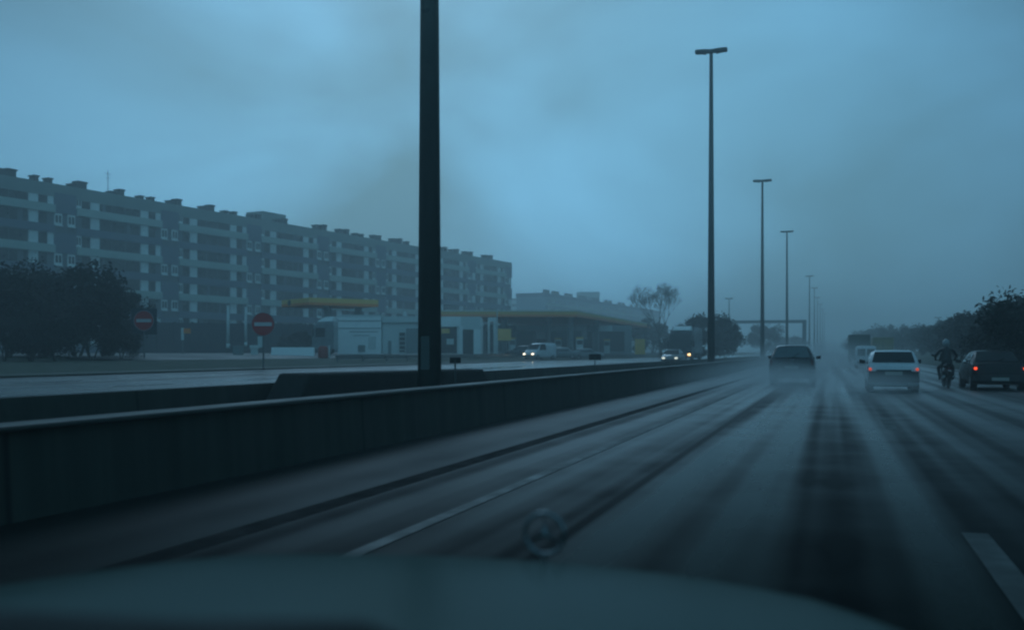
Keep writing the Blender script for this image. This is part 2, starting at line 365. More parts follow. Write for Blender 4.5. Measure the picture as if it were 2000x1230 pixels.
# ---------------------------------------------------------------- median walls
WY = [-12, 0, 8, 20, 40, 60, 90, 130, 180, 240, 320, 420, 520]
def wall(name, x0, x1, top, label, ys=WY, cop=.045):
    e = empty(name, (0,0,0), 0, label, 'wall')
    b = MB(); b.loft([[(x0+shift(y),y,0),(x1+shift(y),y,0),(x1-.04+shift(y),y,top-cop),(x0+.04+shift(y),y,top-cop)] for y in ys]); b.build('wall_face', M['wallconc'], e)
    c = MB(); c.loft([[(x0-.03+shift(y),y,top-cop),(x1+.03+shift(y),y,top-cop),(x1+.03+shift(y),y,top),(x0-.03+shift(y),y,top)] for y in ys]); c.build('coping', M['coping'], e, bevel=.015)
    return e
wall('median_wall', -6.2, -5.92, .743, 'low dark concrete median wall with a paler wet coping, nearest to the camera car')
def wallfar():
    e = empty('median_barrier', (0,0,0), 0, 'dark concrete barrier along the far side of the median, beside the opposite carriageway', 'wall')
    b = MB(); b.loft([[(-9.85+shift(y),y,0),(-9.45+shift(y),y,0),(-9.55+shift(y),y,.74),(-9.75+shift(y),y,.74)] for y in WY]); b.build('barrier_face', M['wallconc'], e)
    return e
wallfar()
# plinth protecting the near lamp post
mb = MB()
prof = [(14.6, .25), (15.3, .93), (24.2, .86), (25.0, .25)]
mb.xprism(prof, -9.2, -8.55)
tag(mb.build('crash_block', M['concrete'], bevel=.05), 'low dark crash block in the median beside the foot of the nearest lamp post', 'barrier')

# ---------------------------------------------------------------- lamp posts
def lamp(z, px, label, near=False):
    p = at(px, z); e = empty('street_lamp', (p.x, p.y, .25), 0, label, 'street lamp', 'tall twin-headed lamp posts in the median')
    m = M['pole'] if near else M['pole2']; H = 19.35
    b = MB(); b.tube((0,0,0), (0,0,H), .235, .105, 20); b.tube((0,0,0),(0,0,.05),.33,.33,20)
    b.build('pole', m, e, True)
    if near:
        b = MB(); b.box(-.09,.09,-.238,-.20,.7,1.35); b.build('access_door', M['pole'], e, bevel=.01)
    b = MB(); b.tube((0,0,H-.05),(0,0,H+.22),.13,.1,12); b.build('collar', m, e, True)
    for s in (-1, 1):
        b = MB(); secs = []
        for t, w, h in ((.05,.10,.07),(.14,.17,.10),(.5,.20,.115),(.88,.20,.11),(.97,.16,.09)):
            x = s*t; zc = H + .10 + .02*t
            secs.append([(x,-w,zc-.8*h),(x,-w*.8,zc-h),(x,w*.8,zc-h),(x,w,zc-.8*h),(x,w*.9,zc+h),(x,-w*.9,zc+h)])
        b.loft(secs); hd = b.build('lamp_head', m, e, True)
        g = MB(); x0, x1 = .3*s, .9*s
        g.add([(x0,-.12,H-.065),(x1,-.12,H+.04),(x1,.12,H+.04),(x0,.12,H-.065),(x0,-.12,H-.03),(x1,-.12,H+.08),(x1,.12,H+.08),(x0,.12,H-.03)],
              [(0,1,2,3),(4,5,6,7),(0,1,5,4),(1,2,6,5),(2,3,7,6),(3,0,4,7)])
        g.build('lamp_glass', M['lampglass'], hd); hd.children[0].location.z = 0
    return e
l1 = lamp(19.4, 839, 'dark lamp post nearest the camera, its top out of the picture', True)
lampdefs = [(61, 1389, 'tallest fully visible twin-headed lamp post, second along the median'),
 (107.2, 1489, 'third lamp post along the median, left of the dark car ahead'),
 (152.5, 1537, 'fourth lamp post along the median, rising behind the dark car ahead'),
 (242, 1581, 'fifth visible lamp post, just right of the gantry upright'),
 (287, 1590.5, 'faint lamp post, first beyond the one at the gantry upright'),
 (337, 1596.5, 'faint lamp post, second beyond the one at the gantry upright'),
 (384, 1602, 'faint distant lamp post, third beyond the one at the gantry upright'),
 (432, 1606.5, 'very faint distant lamp post, second from the end of the row'),
 (480, 1610, 'farthest lamp post, almost lost in the haze')]
l2 = None
for z, px, lb in lampdefs:
    if l2 is None: l2 = lamp(z, px, lb)
    else:
        c = copy_tree(l2); p = at(px, z); c.location = (p.x, p.y, .25); c['label'] = lb

def small_lamp():
    e = empty('street_lamp', (0,0,0), 0, '', 'street lamp', 'short lamp posts behind the shrub belt')
    b = MB(); b.tube((0,0,0),(0,0,7),.09,.06,10); b.build('pole', M['pole'], e, True)
    b = MB()
    for s in (-1, 1): b.loft([[(s*t,-w,6.98+.12*t),(s*t,w,6.98+.12*t),(s*t,w*.6,7.14+.12*t),(s*t,-w*.6,7.14+.12*t)] for t, w in ((.04,.08),(.25,.16),(.65,.16))])
    b.build('lamp_head', M['pole'], e)
    return e
sl = small_lamp()
for i, (px, y, hh, lb) in enumerate([(1832,620,.4,'small lamp post behind the shrubs, leftmost of the three on the right'), (1888,608,.4,'small lamp post behind the shrubs, middle of the three on the right'),
                          (1972,577,.4,'small lamp post behind the shrubs at the right edge of the view'), (1424,583,2.2,'small lamp post beside the round bushy tree beyond the service station')]):
    z = (7.1+hh+.9-HC)*F/(HY-y); o = sl if i == 0 else copy_tree(sl); p = at(px, z); o.location = (p.x, p.y, hh+.9); o['label'] = lb
    if i == 3: del o['group']

# median marker plates on posts
def plate(px, z, w, h, yc, ybase, label):
    p = at(px, z); e = empty('marker_post', (p.x, p.y, .25), TH*.8, label, 'marker post', 'small marker plates in the median')
    zc = hz(yc, z) - .25
    b = MB(); b.tube((0,0,0),(0,0,zc),.02,.02,8); b.build('post', M['pole'], e)
    b = MB(); b.box(-w/2,w/2,-.015,.015,zc-h/2,zc+h/2); b.build('plate', M['plastic'], e, bevel=.008)
plate(889, 22.5, .25, .13, 703, 743, 'small dark marker plate on a post just right of the nearest lamp post')
plate(1162, 35, .42, .21, 697, 725, 'dark marker plate on a post standing alone in the middle of the median')

# ---------------------------------------------------------------- gantry
p1 = at(1571, 230); e = empty('sign_gantry', (p1.x, p1.y, 0), 0, 'grey motorway gantry spanning the opposite carriageway', 'gantry')
gl = -24.0
b = MB(); b.box(-.45,.45,-.3,.3,0,hz(627,230)+.3); b.build('upright', M['pole2'], e)
b = MB(); b.box(gl-.45,gl+.45,-.3,.3,.3,hz(627,230)+.3); b.build('upright', M['pole2'], e)
b = MB(); b.box(gl+.45,-.45,-.25,.25,hz(627,230)-.4,hz(627,230)+.29); b.build('beam', M['pole2'], e)

# ---------------------------------------------------------------- long apartment block
def facade_block():
    E = at(998, 256); ang = math.atan2(.986, .166)
    e = empty('apartment_block', (E.x, E.y, 1.1), ang, 'long eight storey apartment block with pale and violet balcony bands and rooftop chimneys', 'apartment block')
    B0 = -1.1; TOP = 24.2 + B0; LEN = 178.0; PH = 2.73
    b = MB(); b.box(-LEN, 0, .0, 12, B0, TOP-1.75); b.build('wall', M['f_wall'], e)
    b = MB(); b.box(-LEN, .15, -.22, 12.1, TOP-1.75, TOP); b.build('roof_parapet', M['f_roof'], e)
    def xt(px):
        q = (px-1000)/F; return -((-.26-256*q)/(.46-.888*q))
    hs = [22.2 + B0 - PH*k for k in range(8)]
    centers = [-(20.6 + 18.85*i) for i in range(-1, 10)]
    wins = []
    for c in centers:
        x0, x1 = c - 1.75, c + 1.75
        if x1 > 0: continue
        if x0 < -LEN: continue
        for k, h in enumerate(hs):
            if k % 2 == 0:
                b = MB(); b.box(x0, x1, -.28, -.002, h-1.9, h+.82); b.build('stair_panel', M['f_violet'], e)
            else:
                for s in (0, 1):
                    a = x0 + .1 + s*2.1; wins.append(('white', a, a+1.2, h-.85, h+.8))
        # bay to the left of this stair column (towards the camera side)
    for i, c in enumerate(centers):
        R0, L0 = c - 1.75, c - 18.85 + 1.75         # bay from L0 to R0
        R0 = min(R0, -.3); 
        if L0 < -LEN: L0 = -LEN
        if R0 - L0 < 3: continue
        W = R0 - L0
        for k, h in enumerate(hs):
            mt = 'f_band' if k % 2 == 0 else 'f_violet'
            inset = 0 if k % 2 == 0 else -.2
            b = MB(); b.box(L0+.02, R0-.02, -.55 if k % 2 == 0 else -.4, -.003, h-1.93, h-.85); b.build('balcony', M[mt], e)
            fr = W/15.35
            for kind, a, bb in (('white',.0,.95),('dark',1.1,2.4),('white',2.5,4.0),('log',4.2,11.3),('white',11.5,12.9),('dark',13.1,14.3),('white',14.4,15.3)):
                if kind == 'white' and (a == 0 or a > 14) and k % 2: continue
                # mirror so that the order runs left to right in the picture
                xa, xb = L0 + a*fr, L0 + bb*fr
                wins.append((kind, xa, xb, h-.83, h+.74 if kind != 'white' else h+.80))
    # the largest (nearest the camera) as parts
    wins.sort(key=lambda w: w[1])
    rest_w = MB(); rest_p = MB(); rest_d = MB(); n = 0; nl = 0
    rr = random.Random(3)
    vis = [w for w in wins if w[1] > -158]
    def shape(w, fb, pb, nudge):
        kind, a, c_, z0, z1 = w
        if kind == 'white':
            y = -.10 + nudge
            t = .13
            sh_ = rr.random()
            if (int(abs(a)*7) % 3) == 0:      # closed shutter
                fb.box(a, c_, y-.06, -.004, z0, z1)
            else:
                fb.box(a, a+t, y-.06, -.004, z0, z1); fb.box(c_-t, c_, y-.06, -.004, z0, z1)
                fb.box(a+t, c_-t, y-.06, -.004, z0, z0+.34); fb.box(a+t, c_-t, y-.06, -.004, z1-.30, z1)
                m_ = (a+c_)/2; fb.box(m_-.06, m_+.06, y-.058, -.004, z0+.34, z1-.30)
            fb.box(a-.06, c_+.06, y-.2, y-.06, z0-.10, z0+.02)
            pb.box(a+t, c_-t, y-.045, -.006, z0+.34, z1-.30)
        else:
            pb.box(a, c_, -.05, -.004, z0, z1)
            step = .9 if kind == 'log' else 99
            x = a
            fb.box(a, c_, -.07, -.05, z1-.07, z1)
            if kind == 'log':
                for q in (.28, .62):
                    x = lerp(a, c_, q); fb.box(x-.05, x+.05, -.07, -.05, z0, z1-.07)
                if rr.random() < .6: x = lerp(a, c_, rr.choice((.05,.3,.66,.8))); fb.box(x, x+rr.uniform(.4,.9), -.065, -.05, z0, z1-.07)
    fmats = {'white': 'f_white', 'dark': 'f_wall', 'log': 'f_wall'}
    rdf = MB()
    for w in vis:
        if w[0] == 'log':
            if nl < 100:
                pb = MB(); fb = MB(); shape(w, fb, pb, 0); o = pb.build('loggia', M['f_glass'], e); fb.build('mullion', M['f_wall'], o); nl += 1
            continue
        if n < 100:
            pb = MB(); fb = MB(); shape(w, fb, pb, 0)
            o = fb.build('window', M[fmats[w[0]]], e); pb.build('pane', M['f_glass'], o); n += 1
        else:
            shape(w, rest_w if w[0] == 'white' else rdf, rest_p, 0)
    # the rest: one part
    o = rest_w.build('window', M['f_white'], e); o['kind'] = 'stuff'
    p_ = rest_p.build('pane', M['f_glass'], o); p_['kind'] = 'stuff'
    d_ = rdf.build('frame', M['f_wall'], o); d_['kind'] = 'stuff'
    # chimneys
    for px, w, h in [(q_, w_*.7, h_*.85) for q_, w_, h_ in [(15,2.2,1.1),(27,1.8,1.3),(75,.9,1.0),(102,.9,.95),(152,2.0,.7),(165,2.0,1.3),(226,1.4,.6),(242,1.2,1.2),(281,1,.7),(302,1,.8),(341,1.5,.8),(354,1.3,1.3),(403,1.3,.8),(418,1.4,1.3),(446,1,.7),(463,1.2,.8),(497,1.3,.8),(509,1.5,1.1),
                 (548,1.3,.8),(561,1.5,1.2),(625,1.6,1.1),(638,1.5,1.4),(669,1.5,1.1),(682,1.5,1.3),(700,1.3,.8),(711,1.2,.8),(736,1.5,1.1),(745,1.3,1.2),(773,1.6,1.1),(786,1.4,1.4),(800,1.3,1),(865,1.6,1.1),(874,1.4,1.3),(887,1.2,1),(897,1.4,1.3),(914,1.7,1.1),(924,1.5,1.3),(952,1.5,1.1),(963,1.6,1.3)]]:
        x = xt(px); b = MB(); b.box(x-w/2, x+w/2, .4, 1.5, TOP, TOP+h*.8); b.box(x-w/2-.12, x+w/2+.12, .28, 1.62, TOP+h*.8, TOP+h); b.build('chimney', M['chimney'], e)
    b = MB(); x0, x1 = xt(556), xt(600); b.box(x0, x1, 5, 9, TOP, TOP+2.6); b.build('roof_house', M['f_roof'], e)
    b = MB(); x0 = xt(220); b.tube((x0,1,TOP),(x0,1,TOP+3.6),.05,.04,6); b.tube((x0-.6,1,TOP+3),(x0+.6,1,TOP+3),.03,.03,6); b.tube((x0-.4,1,TOP+2.4),(x0+.4,1,TOP+2.4),.03,.03,6); b.build('aerial', M['pole'], e)
    return e
facade_block()

# second block behind
def block2():
    A = at(1008, 380); G = at(1065, 384); Z = at(1290, 560)
    d = (Z - G); Lh = d.length; ang = math.atan2(d.y, d.x)
    e = empty('apartment_block', (G.x, G.y, 1.1), ang, 'smaller hazy apartment block with a blank blue gable and dark blue roof cap', 'apartment block')
    T = hz(571, 382) - 1.1; W = (A-G).length
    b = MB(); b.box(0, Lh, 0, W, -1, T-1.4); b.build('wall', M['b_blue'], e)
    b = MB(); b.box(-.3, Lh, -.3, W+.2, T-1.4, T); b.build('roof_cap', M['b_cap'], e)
    for k in range(7):
        h = T - 3.2 - 2.73*k; b = MB(); b.box(1, Lh, -.6, -.01, h-1.5, h-.6); b.build('balcony', M['f_band'] if k % 2 == 0 else M['f_violet'], e)
        for i in range(14):
            x = 3 + i*(Lh-6)/14
            b = MB(); b.box(x, x+(Lh-6)/14*.62, -.08, -.005, h-.6, h+.9)
            b.build('window', M['f_glass'], e)
    for px in (1045, 1056, 1063): pass
    for x in (2, 4.5, 12, 16, 28, 33, 47, 52, 66, 71, 85, 92, 108, 115, 130, 140):
        if x < Lh-2: b = MB(); b.box(x, x+1.8, .5, 1.8, T, T+1.4); b.build('chimney', M['chimney'], e)
    # strip of white balconies in the gap left of the gable
    P = at(1003, 440); e2 = empty('apartment_block', (P.x, P.y, 1), TH, 'narrow strip of white stacked balconies glimpsed between the two long blocks', 'apartment block')
    b = MB(); b.box(-8, 2.0, .8, 9, -1, 24); b.build('wall', M['f_wall'], e2)
    for k in range(8): b = MB(); b.box(-8, 2.0, -.4, .79, 2.2+2.75*k, 3.8+2.75*k); b.build('balcony', M['white'], e2)
    P = at(1150, 640); e3 = empty('apartment_tower', (P.x, P.y, 1), TH, 'faint pale apartment tower far away above the second block', 'apartment block')
    b = MB(); b.box(-7, 7, 0, 14, -1, hz(570,640)-1); b.build('wall', M['f_band'], e3)
    b = MB()
    for k in range(12): b.box(-6.6, 6.6, -.15, -.01, 3+2.8*k, 4.4+2.8*k)
    b.build('window', M['f_glass'], e3)['kind'] = 'stuff'
block2()

# noise wall behind the service station
A = at(200, 108); Bp = at(655, 122); d = Bp - A
e = empty('noise_barrier', (A.x, A.y, 1.1), math.atan2(d.y, d.x), 'tall dark blue-grey boundary wall in front of the long apartment block', 'wall')
n_ = 14
for i in range(n_):
    b = MB(); w = d.length/n_; b.box(i*w+.12, (i+1)*w-.12, -.05, .08, 0, 3.5); b.build('panel', M['fence'], e)
    b = MB(); b.box(i*w-.12, i*w+.12, -.15, .15, 0, 3.6); b.build('post', M['fence'], e)

# ---------------------------------------------------------------- service station
GS = 1.08
def camframe(px, z, rz=TH): p = at(px, z); return (p.x, p.y, GS), rz
# small canopy: its near corner points at us
A, Bq, Cq = at(604, 98), at(739, 102.5), at(550, 103.2)
D = Bq + (Cq - A)
def canopy(name, pts, z1, th, label, cols, extra=None, line=True):
    o = pts[0]; e = empty(name, (o.x, o.y, GS), 0, label, 'canopy')
    loc = [(p.x-o.x, p.y-o.y) for p in pts]; cx = sum(p[0] for p in loc)/4; cy = sum(p[1] for p in loc)/4
    grow = lambda k: [(cx+(p[0]-cx)*(1+k), cy+(p[1]-cy)*(1+k)) for p in loc]
    z1 -= GS
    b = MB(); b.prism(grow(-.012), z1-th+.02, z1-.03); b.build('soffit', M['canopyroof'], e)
    b = MB(); b.prism(loc, z1-th*.62, z1-(.12 if line else 0)); b.build('fascia', M['yellow'], e)
    b = MB(); b.prism(grow(.002), z1-th, z1-th*.62); b.build('fascia_stripe', M['orange'], e)
    if line: b = MB(); b.prism(grow(.004), z1-.12, z1+.05); b.build('roof_edge', M['canopyline'], e)
    for px, z in cols:
        p = at(px, z); b = MB(); b.box(p.x-o.x-.28, p.x-o.x+.28, p.y-o.y-.28, p.y-o.y+.28, 0, z1-th+.02); b.build('column', M['grey'], e)
    return e, loc, z1
cn, loc, z1 = canopy('station_canopy', [A, Bq, D, Cq], hz(581, 98), .72, 'small yellow station canopy with orange lower stripe, left of the nearest lamp post', [(640,101),(700,103)], line=False)
# round dark emblem plate on its left face
q0 = Vector(loc[0]); q3 = Vector(loc[3]); mdl = q0.lerp(q3, .70); nrm = (q3-q0).normalized(); nn = Vector((nrm.y, -nrm.x)); 
if nn.dot(Vector((0,-1))) < 0: nn = -nn
b = MB(); b.tube((mdl.x+nn.x*.0, mdl.y+nn.y*.0, z1-.33), (mdl.x+nn.x*.08, mdl.y+nn.y*.08, z1-.33), .30, .30, 14); b.build('emblem', M['pole'], cn)
A2, L2, E2 = at(1127, 130), at(836, 130), at(1270, 192)
F2 = L2 + (E2 - A2)
canopy('station_canopy', [A2, L2, F2, E2], hz(606.5, 130), .80, 'long yellow station canopy with a white roof edge, right of the nearest lamp post', [(1072,140),(1115,134),(1166,150),(985,136),(1205,166)])

# shop buildings
def kiosk():
    l, rz = camframe(660, 96); e = empty('station_shop', l, TH+R(2), 'white flat roofed station shop with doors and windows, partly hidden by the nearest lamp post', 'shop')
    s = 96/F; H = hz(617, 96)-GS
    X = lambda px: (px-660)*s
    b = MB(); b.box(0, X(744), 0, 6, 0, H); b.build('wall', M['white'], e)
    b = MB(); b.box(-.06, X(744)+.06, -.06, 6, H, H+.12); b.build('roof_edge', M['white2'], e)
    b = MB(); b.box(0, X(744), -.05, -.002, H-.50, H-.42); b.box(0, X(744), -.05, -.002, H-1.22, H-1.14); b.build('trim', M['grey'], e)
    b = MB(); b.box(X(683), X(738), -.06, -.052, H-1.55, H-1.48); b.box(X(690), X(722), -.05, -.002, H-1.9, H-1.84); b.build('cable_duct', M['grey'], e)
    b = MB(); b.box(X(699), X(713), -.06, -.002, .22, .88); b.build('hatch', M['grey'], e)
    b = MB(); b.box(X(719), X(734), -.06, -.002, .5, 1.7); b.build('notice_board', M['white2'], e)
    b = MB(); b.box(X(744)+.07, X(822), .5, 6, 0, H-.05); b.build('wall', M['white2'], e)
    b = MB(); b.box(X(744)+.07, X(822), .2, .49, H-.6, H-.02); b.build('fascia', M['white2'], e)
    b = MB(); b.box(X(757), X(763), .42, .49, 0, 1.3); b.build('door', M['grey'], e)
    b = MB(); b.box(X(779), X(790), .42, .49, .2, 2.1); o = b.build('window', M['darkwin'], e)
    b = MB()
    for k in range(4): b.box(X(779), X(790), .38, .42, .4+.42*k, .47+.42*k)
    b.build('shelf', M['white2'], o)
    b = MB(); b.box(X(792), X(818), .42, .49, .1, 2.5); b.build('window', M['grey'], e)
    b = MB(); b.tube((X(790),.3,H), (X(790),.3,H+.45), .25,.12,8); b.build('vent', M['white2'], e)
    return e
kiosk()
def shop2():
    l, rz = camframe(850, 104); e = empty('station_shop', l, TH, 'white station building with a dark doorway standing right of the nearest lamp post', 'shop')
    s = 104/F; X = lambda px: (px-850)*s; H = hz(618, 104)-GS
    b = MB(); b.box(0, X(939), .25, 7, 0, H-.02); b.build('wall', M['white'], e)
    b = MB(); b.box(0, X(900), 0, .249, H-1.05, H); b.build('fascia', M['white'], e)
    b = MB(); b.box(X(900), X(939), 0, .249, H-1.35, H); b.build('fascia', M['white2'], e)
    b = MB(); b.box(X(897), X(903.5), -.02, .24, 0, H-1.05); b.build('pillar', M['white'], e)
    b = MB(); b.box(X(925), X(938), -.02, .24, 0, H-1.35); b.build('pillar', M['white'], e)
    b = MB(); b.box(X(903.5)+.02, X(925)-.02, .15, .245, 0, H-1.37); b.build('door', M['darkwin'], e)
    b = MB(); b.box(X(852), X(892), .15, .245, .1, H-1.1); o = b.build('window', M['darkwin'], e)
    b = MB(); b.box(X(862), X(878), .11, .148, H-1.75, H-1.25); b.build('poster', M['yellow'], o)
    b = MB(); b.box(X(872), X(886), .11, .148, 1.0, 1.6); b.build('poster', M['white2'], o)
    return e
shop2()
def shop3():
    l, rz = camframe(945, 150); e = empty('station_shop', l, TH+R(6), 'hazy station shop with pale fascia panels under the long canopy', 'shop')
    s = 150/F; X = lambda px: (px-945)*s; H = hz(633, 150)-GS
    b = MB(); b.box(0, X(1240), .3, 9, 0, H-.1); b.build('wall', M['grey'], e)
    for a, c in ((1008,1070),(1078,1112),(1122,1150),(1172,1200)):
        b = MB(); b.box(X(a), X(c), 0, .29, H-1.0, H-.1); b.build('fascia_panel', M['white2'], e)
    for a, c in ((950,1000),(1010,1045),(1050,1070),(1080,1110),(1120,1160),(1168,1225)):
        b = MB(); b.box(X(a), X(c), .2, .295, .3, H-1.05); b.build('window', M['darkwin'], e)
    for a, c in ((1048,1068),(1140,1150)):
        b = MB(); b.box(X(a), X(c), .1, .199, H-2.2, H-1.02); b.build('panel', M['white2'], e)
shop3()
# frame and pillar beside shop
l, rz = camframe(962, 112); e = empty('portal_frame', l, TH, 'white portal frame standing under the long canopy next to the white station building', 'frame')
s = 112/F
b = MB(); b.box(-.55,-.3,-.12,.12,0,3.6); b.build('post', M['white2'], e)
b = MB(); b.box(.1,.42,-.12,.12,0,3.6); b.build('post', M['white2'], e)
b = MB(); b.box(-.55,.42,-.13,.13,3.6,4.1); b.build('lintel', M['white2'], e)
l, rz = camframe(971, 100); b = MB(); b.tube((0,0,0),(0,0,hz(603,100)-GS),.07,.06,8); o = b.build('flag_pole', M['white2']); o.location = l
tag(o, 'thin pale pole crossing in front of the long canopy', 'pole')
# pumps
def pump(px, z, label, m='white2', first=[None]):
    l, rz = camframe(px, z)
    if first[0] is None:
        e = empty('fuel_pump', l, TH, label, 'fuel pump', 'fuel pumps under the long canopy')
        b = MB(); b.box(-.45,.45,-.3,.3,0,1.9); b.build('cabinet', M['white2'], e, bevel=.04)
        b = MB(); b.box(-.38,.38,-.33,-.302,1.2,1.75); b.build('display', M['darkwin'], e)
        b = MB(); b.box(-.48,.48,-.32,.32,1.905,2.15); b.build('cap', M['yellow'], e)
        b = MB(); b.tube((.47,0,1.4),(.55,-.1,.7),.03,.03,6); b.tube((.55,-.1,.7),(.47,0,.4),.03,.03,6); b.build('hose', M['rubber'], e)
        first[0] = e; return
    c = copy_tree(first[0]); c.location = l; c['label'] = label
pump(1132, 131, 'fuel pump under the long canopy, nearest its front corner'); pump(1090, 138, 'fuel pump behind the white van with its lights on'); pump(1000, 134, 'fuel pump nearest the white portal frame'); pump(1185, 152, 'fuel pump farthest back under the long canopy')
def board(px, z, y0, y1, w, m, label, name='sign_board', post=True, rz=TH):
    l, _ = camframe(px, z); e = empty(name, l, rz, label, 'sign'); a, c = hz(y1, z)-GS, hz(y0, z)-GS
    b = MB(); b.box(-w/2,w/2,-.06,.06,a,c); b.build('panel', M[m], e, bevel=.02)
    if post:
        for s in (-1,1): b = MB(); b.box(s*w*.4-.05, s*w*.4+.05, -.04,.04, -.1, a); b.build('post', M['grey'], e)
    return e
board(985, 116, 642, 665, 1.6, 'yellow', 'yellow panel standing beside the white portal frame under the long canopy')
board(1250, 118, 662, 692, 1.2, 'yellow', 'square yellow price board at the far right end of the long canopy')
# low rail along the forecourt
ys = [62 + 4*i for i in range(34)]
e = empty('guard_rail', (0,0,0), 0, 'low guard rail on the grass verge in front of the service station', 'guard rail')
b = MB(); b.loft([[(-32.8+shift(y),y,.80),(-32.7+shift(y),y,.80),(-32.7+shift(y),y,1.06),(-32.8+shift(y),y,1.06)] for y in ys]); b.build('rail', M['metal'], e)
for y in ys: b = MB(); b.box(-32.7+shift(y),-32.6+shift(y),y-.06,y+.06,.45,.98); b.build('post', M['metal'], e)
# white low barrier, red barrel, posts
l, _ = camframe(573, 82); e = empty('concrete_barrier', (l[0],l[1],hz(696,82)), TH+R(2), 'white low concrete barrier lying on the forecourt beside the lorry cab', 'barrier')
b = MB(); b.xprism([(-.3,0),(.3,0),(.12,.75),(-.12,.75)], -1.78, 1.72); b.build('block', M['white'], e, bevel=.03)
b = MB(); b.box(-1.5,-1.2,-.34,.34,-.12,0); b.box(1.2,1.5,-.34,.34,-.12,0); b.build('foot', M['concrete'], e)
l, _ = camframe(631, 78); e = empty('red_barrel', (l[0],l[1],hz(701,78)), 0, 'red rounded barrel standing in front of the lorry cab', 'barrel')
b = MB(); b.loft([[(r*math.cos(t*math.pi/8), r*math.sin(t*math.pi/8), z) for t in range(16)] for r, z in ((.34,0),(.40,.12),(.41,.5),(.39,.85),(.26,1.02))]); b.build('drum', M['redbin'], e, True)
b = MB(); b.torus((0,0,0),.405,.03,20,6,'y'); o = b.build('hoop', M['redbin'], e); o.rotation_euler = (R(90),0,0); o.location = (0,0,.5)
for px, y0, y1, z, w, lb in ((643,676,703,78,.09,'short white post right beside the red barrel'),(445.5,597,671,88,.15,'tall pale post standing left of the right-hand no entry sign'),(480,600,668,92,.13,'tall pale post directly behind the left edge of the right-hand no entry sign')):
    l, _ = camframe(px, z); g0 = hz(y1, z); b = MB(); b.tube((0,0,0),(0,0,hz(y0,z)-g0),w,w*.8,10); b.tube((0,0,-.4),(0,0,0),w*1.1,w*1.1,10)
    b.tube((0,0,hz(y0,z)-g0),(0,0,hz(y0,z)-g0+.06),w*1.2,w*1.2,10)
    o = b.build('post', M['white2'], None, True); o.location = (l[0], l[1], g0); tag(o, lb, 'post')
e = board(364, 84, 641, 651, .7, 'orange', 'small orange and white sign board left of the pale posts', post=False)
b = MB(); b.box(-.42,-.22,-.07,.07,hz(664,84)-GS,hz(640,84)-GS); b.build('marker', M['white2'], e)
b = MB(); b.box(-.36,-.28,-.04,.04,-.1,hz(664,84)-GS); b.build('post', M['metal'], e)
l, _ = camframe(465, 80); b = MB(); b.box(-.35,.35,-.25,.25,0,.95); b.box(-.38,.38,-.28,.28,.95,1.02); o = b.build('utility_cabinet', M['grey'], None, bevel=.03); o.location = (l[0],l[1],.75); tag(o, 'grey utility cabinet standing left of the right-hand no entry sign post', 'cabinet')
l, _ = camframe(497, 84); b = MB(); b.box(-.38,.38,-.18,.18,0,.3); b.box(-.3,.3,-.1,.1,-.55,0); o = b.build('planter', M['white2'], None, bevel=.03); o.location = (l[0],l[1],hz(681,84)); tag(o, 'small white planter seen just left of the no entry sign post', 'planter')

# no entry signs
def no_entry(px, z, yc, r, ybase, label, sq):
    p = at(px, z); base = gh(p.x, p.y); e = empty('no_entry_sign', (p.x, p.y, base), TH*.9, label, 'road sign', 'no entry signs at the station exit')
    zc = hz(yc, z) - base
    b = MB(); b.tube((-.0,.06,0),(0,.06,zc-r*.2),.05,.05,10); b.build('post', M['metal'], e)
    b = MB(); b.box(-.30,-.06,.02,.05,zc-r-.62,zc-r-.02); 
    if not sq: b.build('plate', M['white2'], e)
    b = MB(); b.tube((0,.02,zc),(0,-.02,zc),r,r,36); d_ = b.build('disc', M['red'], e)
    b = MB(); b.box(-r*.76, r*.76, -.03, -.021, zc-r*.16, zc+r*.16); b.build('bar', M['signwhite'], d_)
    b = MB(); b.torus((0,-.015,zc), r, .022, 36, 6); b.build('rim', M['grey'], d_)
    if sq: b = MB(); b.box(-.8,.8,.025,.045,zc-.85,zc+.75); b.build('backing_board', M['fence'], e)
no_entry(514, 53, 633, .62, 720, 'red no entry sign on the grass verge, the larger of the two', False)
no_entry(281, 61, 626, .61, 704, 'red no entry sign mounted on a square backing board, in the dark at far left', True)

# ---------------------------------------------------------------- vehicles
def wheels(e, xw, ys, r, w=.2):
    for y in ys:
        for s in (-1, 1):
            h = bpy.data.objects.new('wheel', None); col.objects.link(h); h.parent = e; h.location = (s*xw, y, r); h.empty_display_size = .1
            b = MB(); b.tube((-w/2,0,0),(w/2,0,0),r,r,22); b.build('tyre', M['rubber'], h, bevel=.02)
            b = MB(); b.tube((-w/2-.008,0,0),(w/2+.008,0,0),r*.6,r*.6,16); b.build('rim', M['rim'], h)
def sec(y, hw, zb, zs, zbelt, zr, rw):
    """closed cross-section at station y"""
    m = lerp(zs, zbelt, .5)
    return [(0,y,zb),(hw*.9,y,zb),(hw*.98,y,zs),(hw,y,m),(hw*.965,y,zbelt),(lerp(hw*.965,rw,.5)+.012,y,lerp(zbelt,zr,.5)),(rw,y,zr-.07),(rw*.82,y,zr-.012),(0,y,zr),
            (-rw*.82,y,zr-.012),(-rw,y,zr-.07),(-(lerp(hw*.965,rw,.5)+.012),y,lerp(zbelt,zr,.5)),(-hw*.965,y,zbelt),(-hw,y,m),(-hw*.98,y,zs),(-hw*.9,y,zb)]
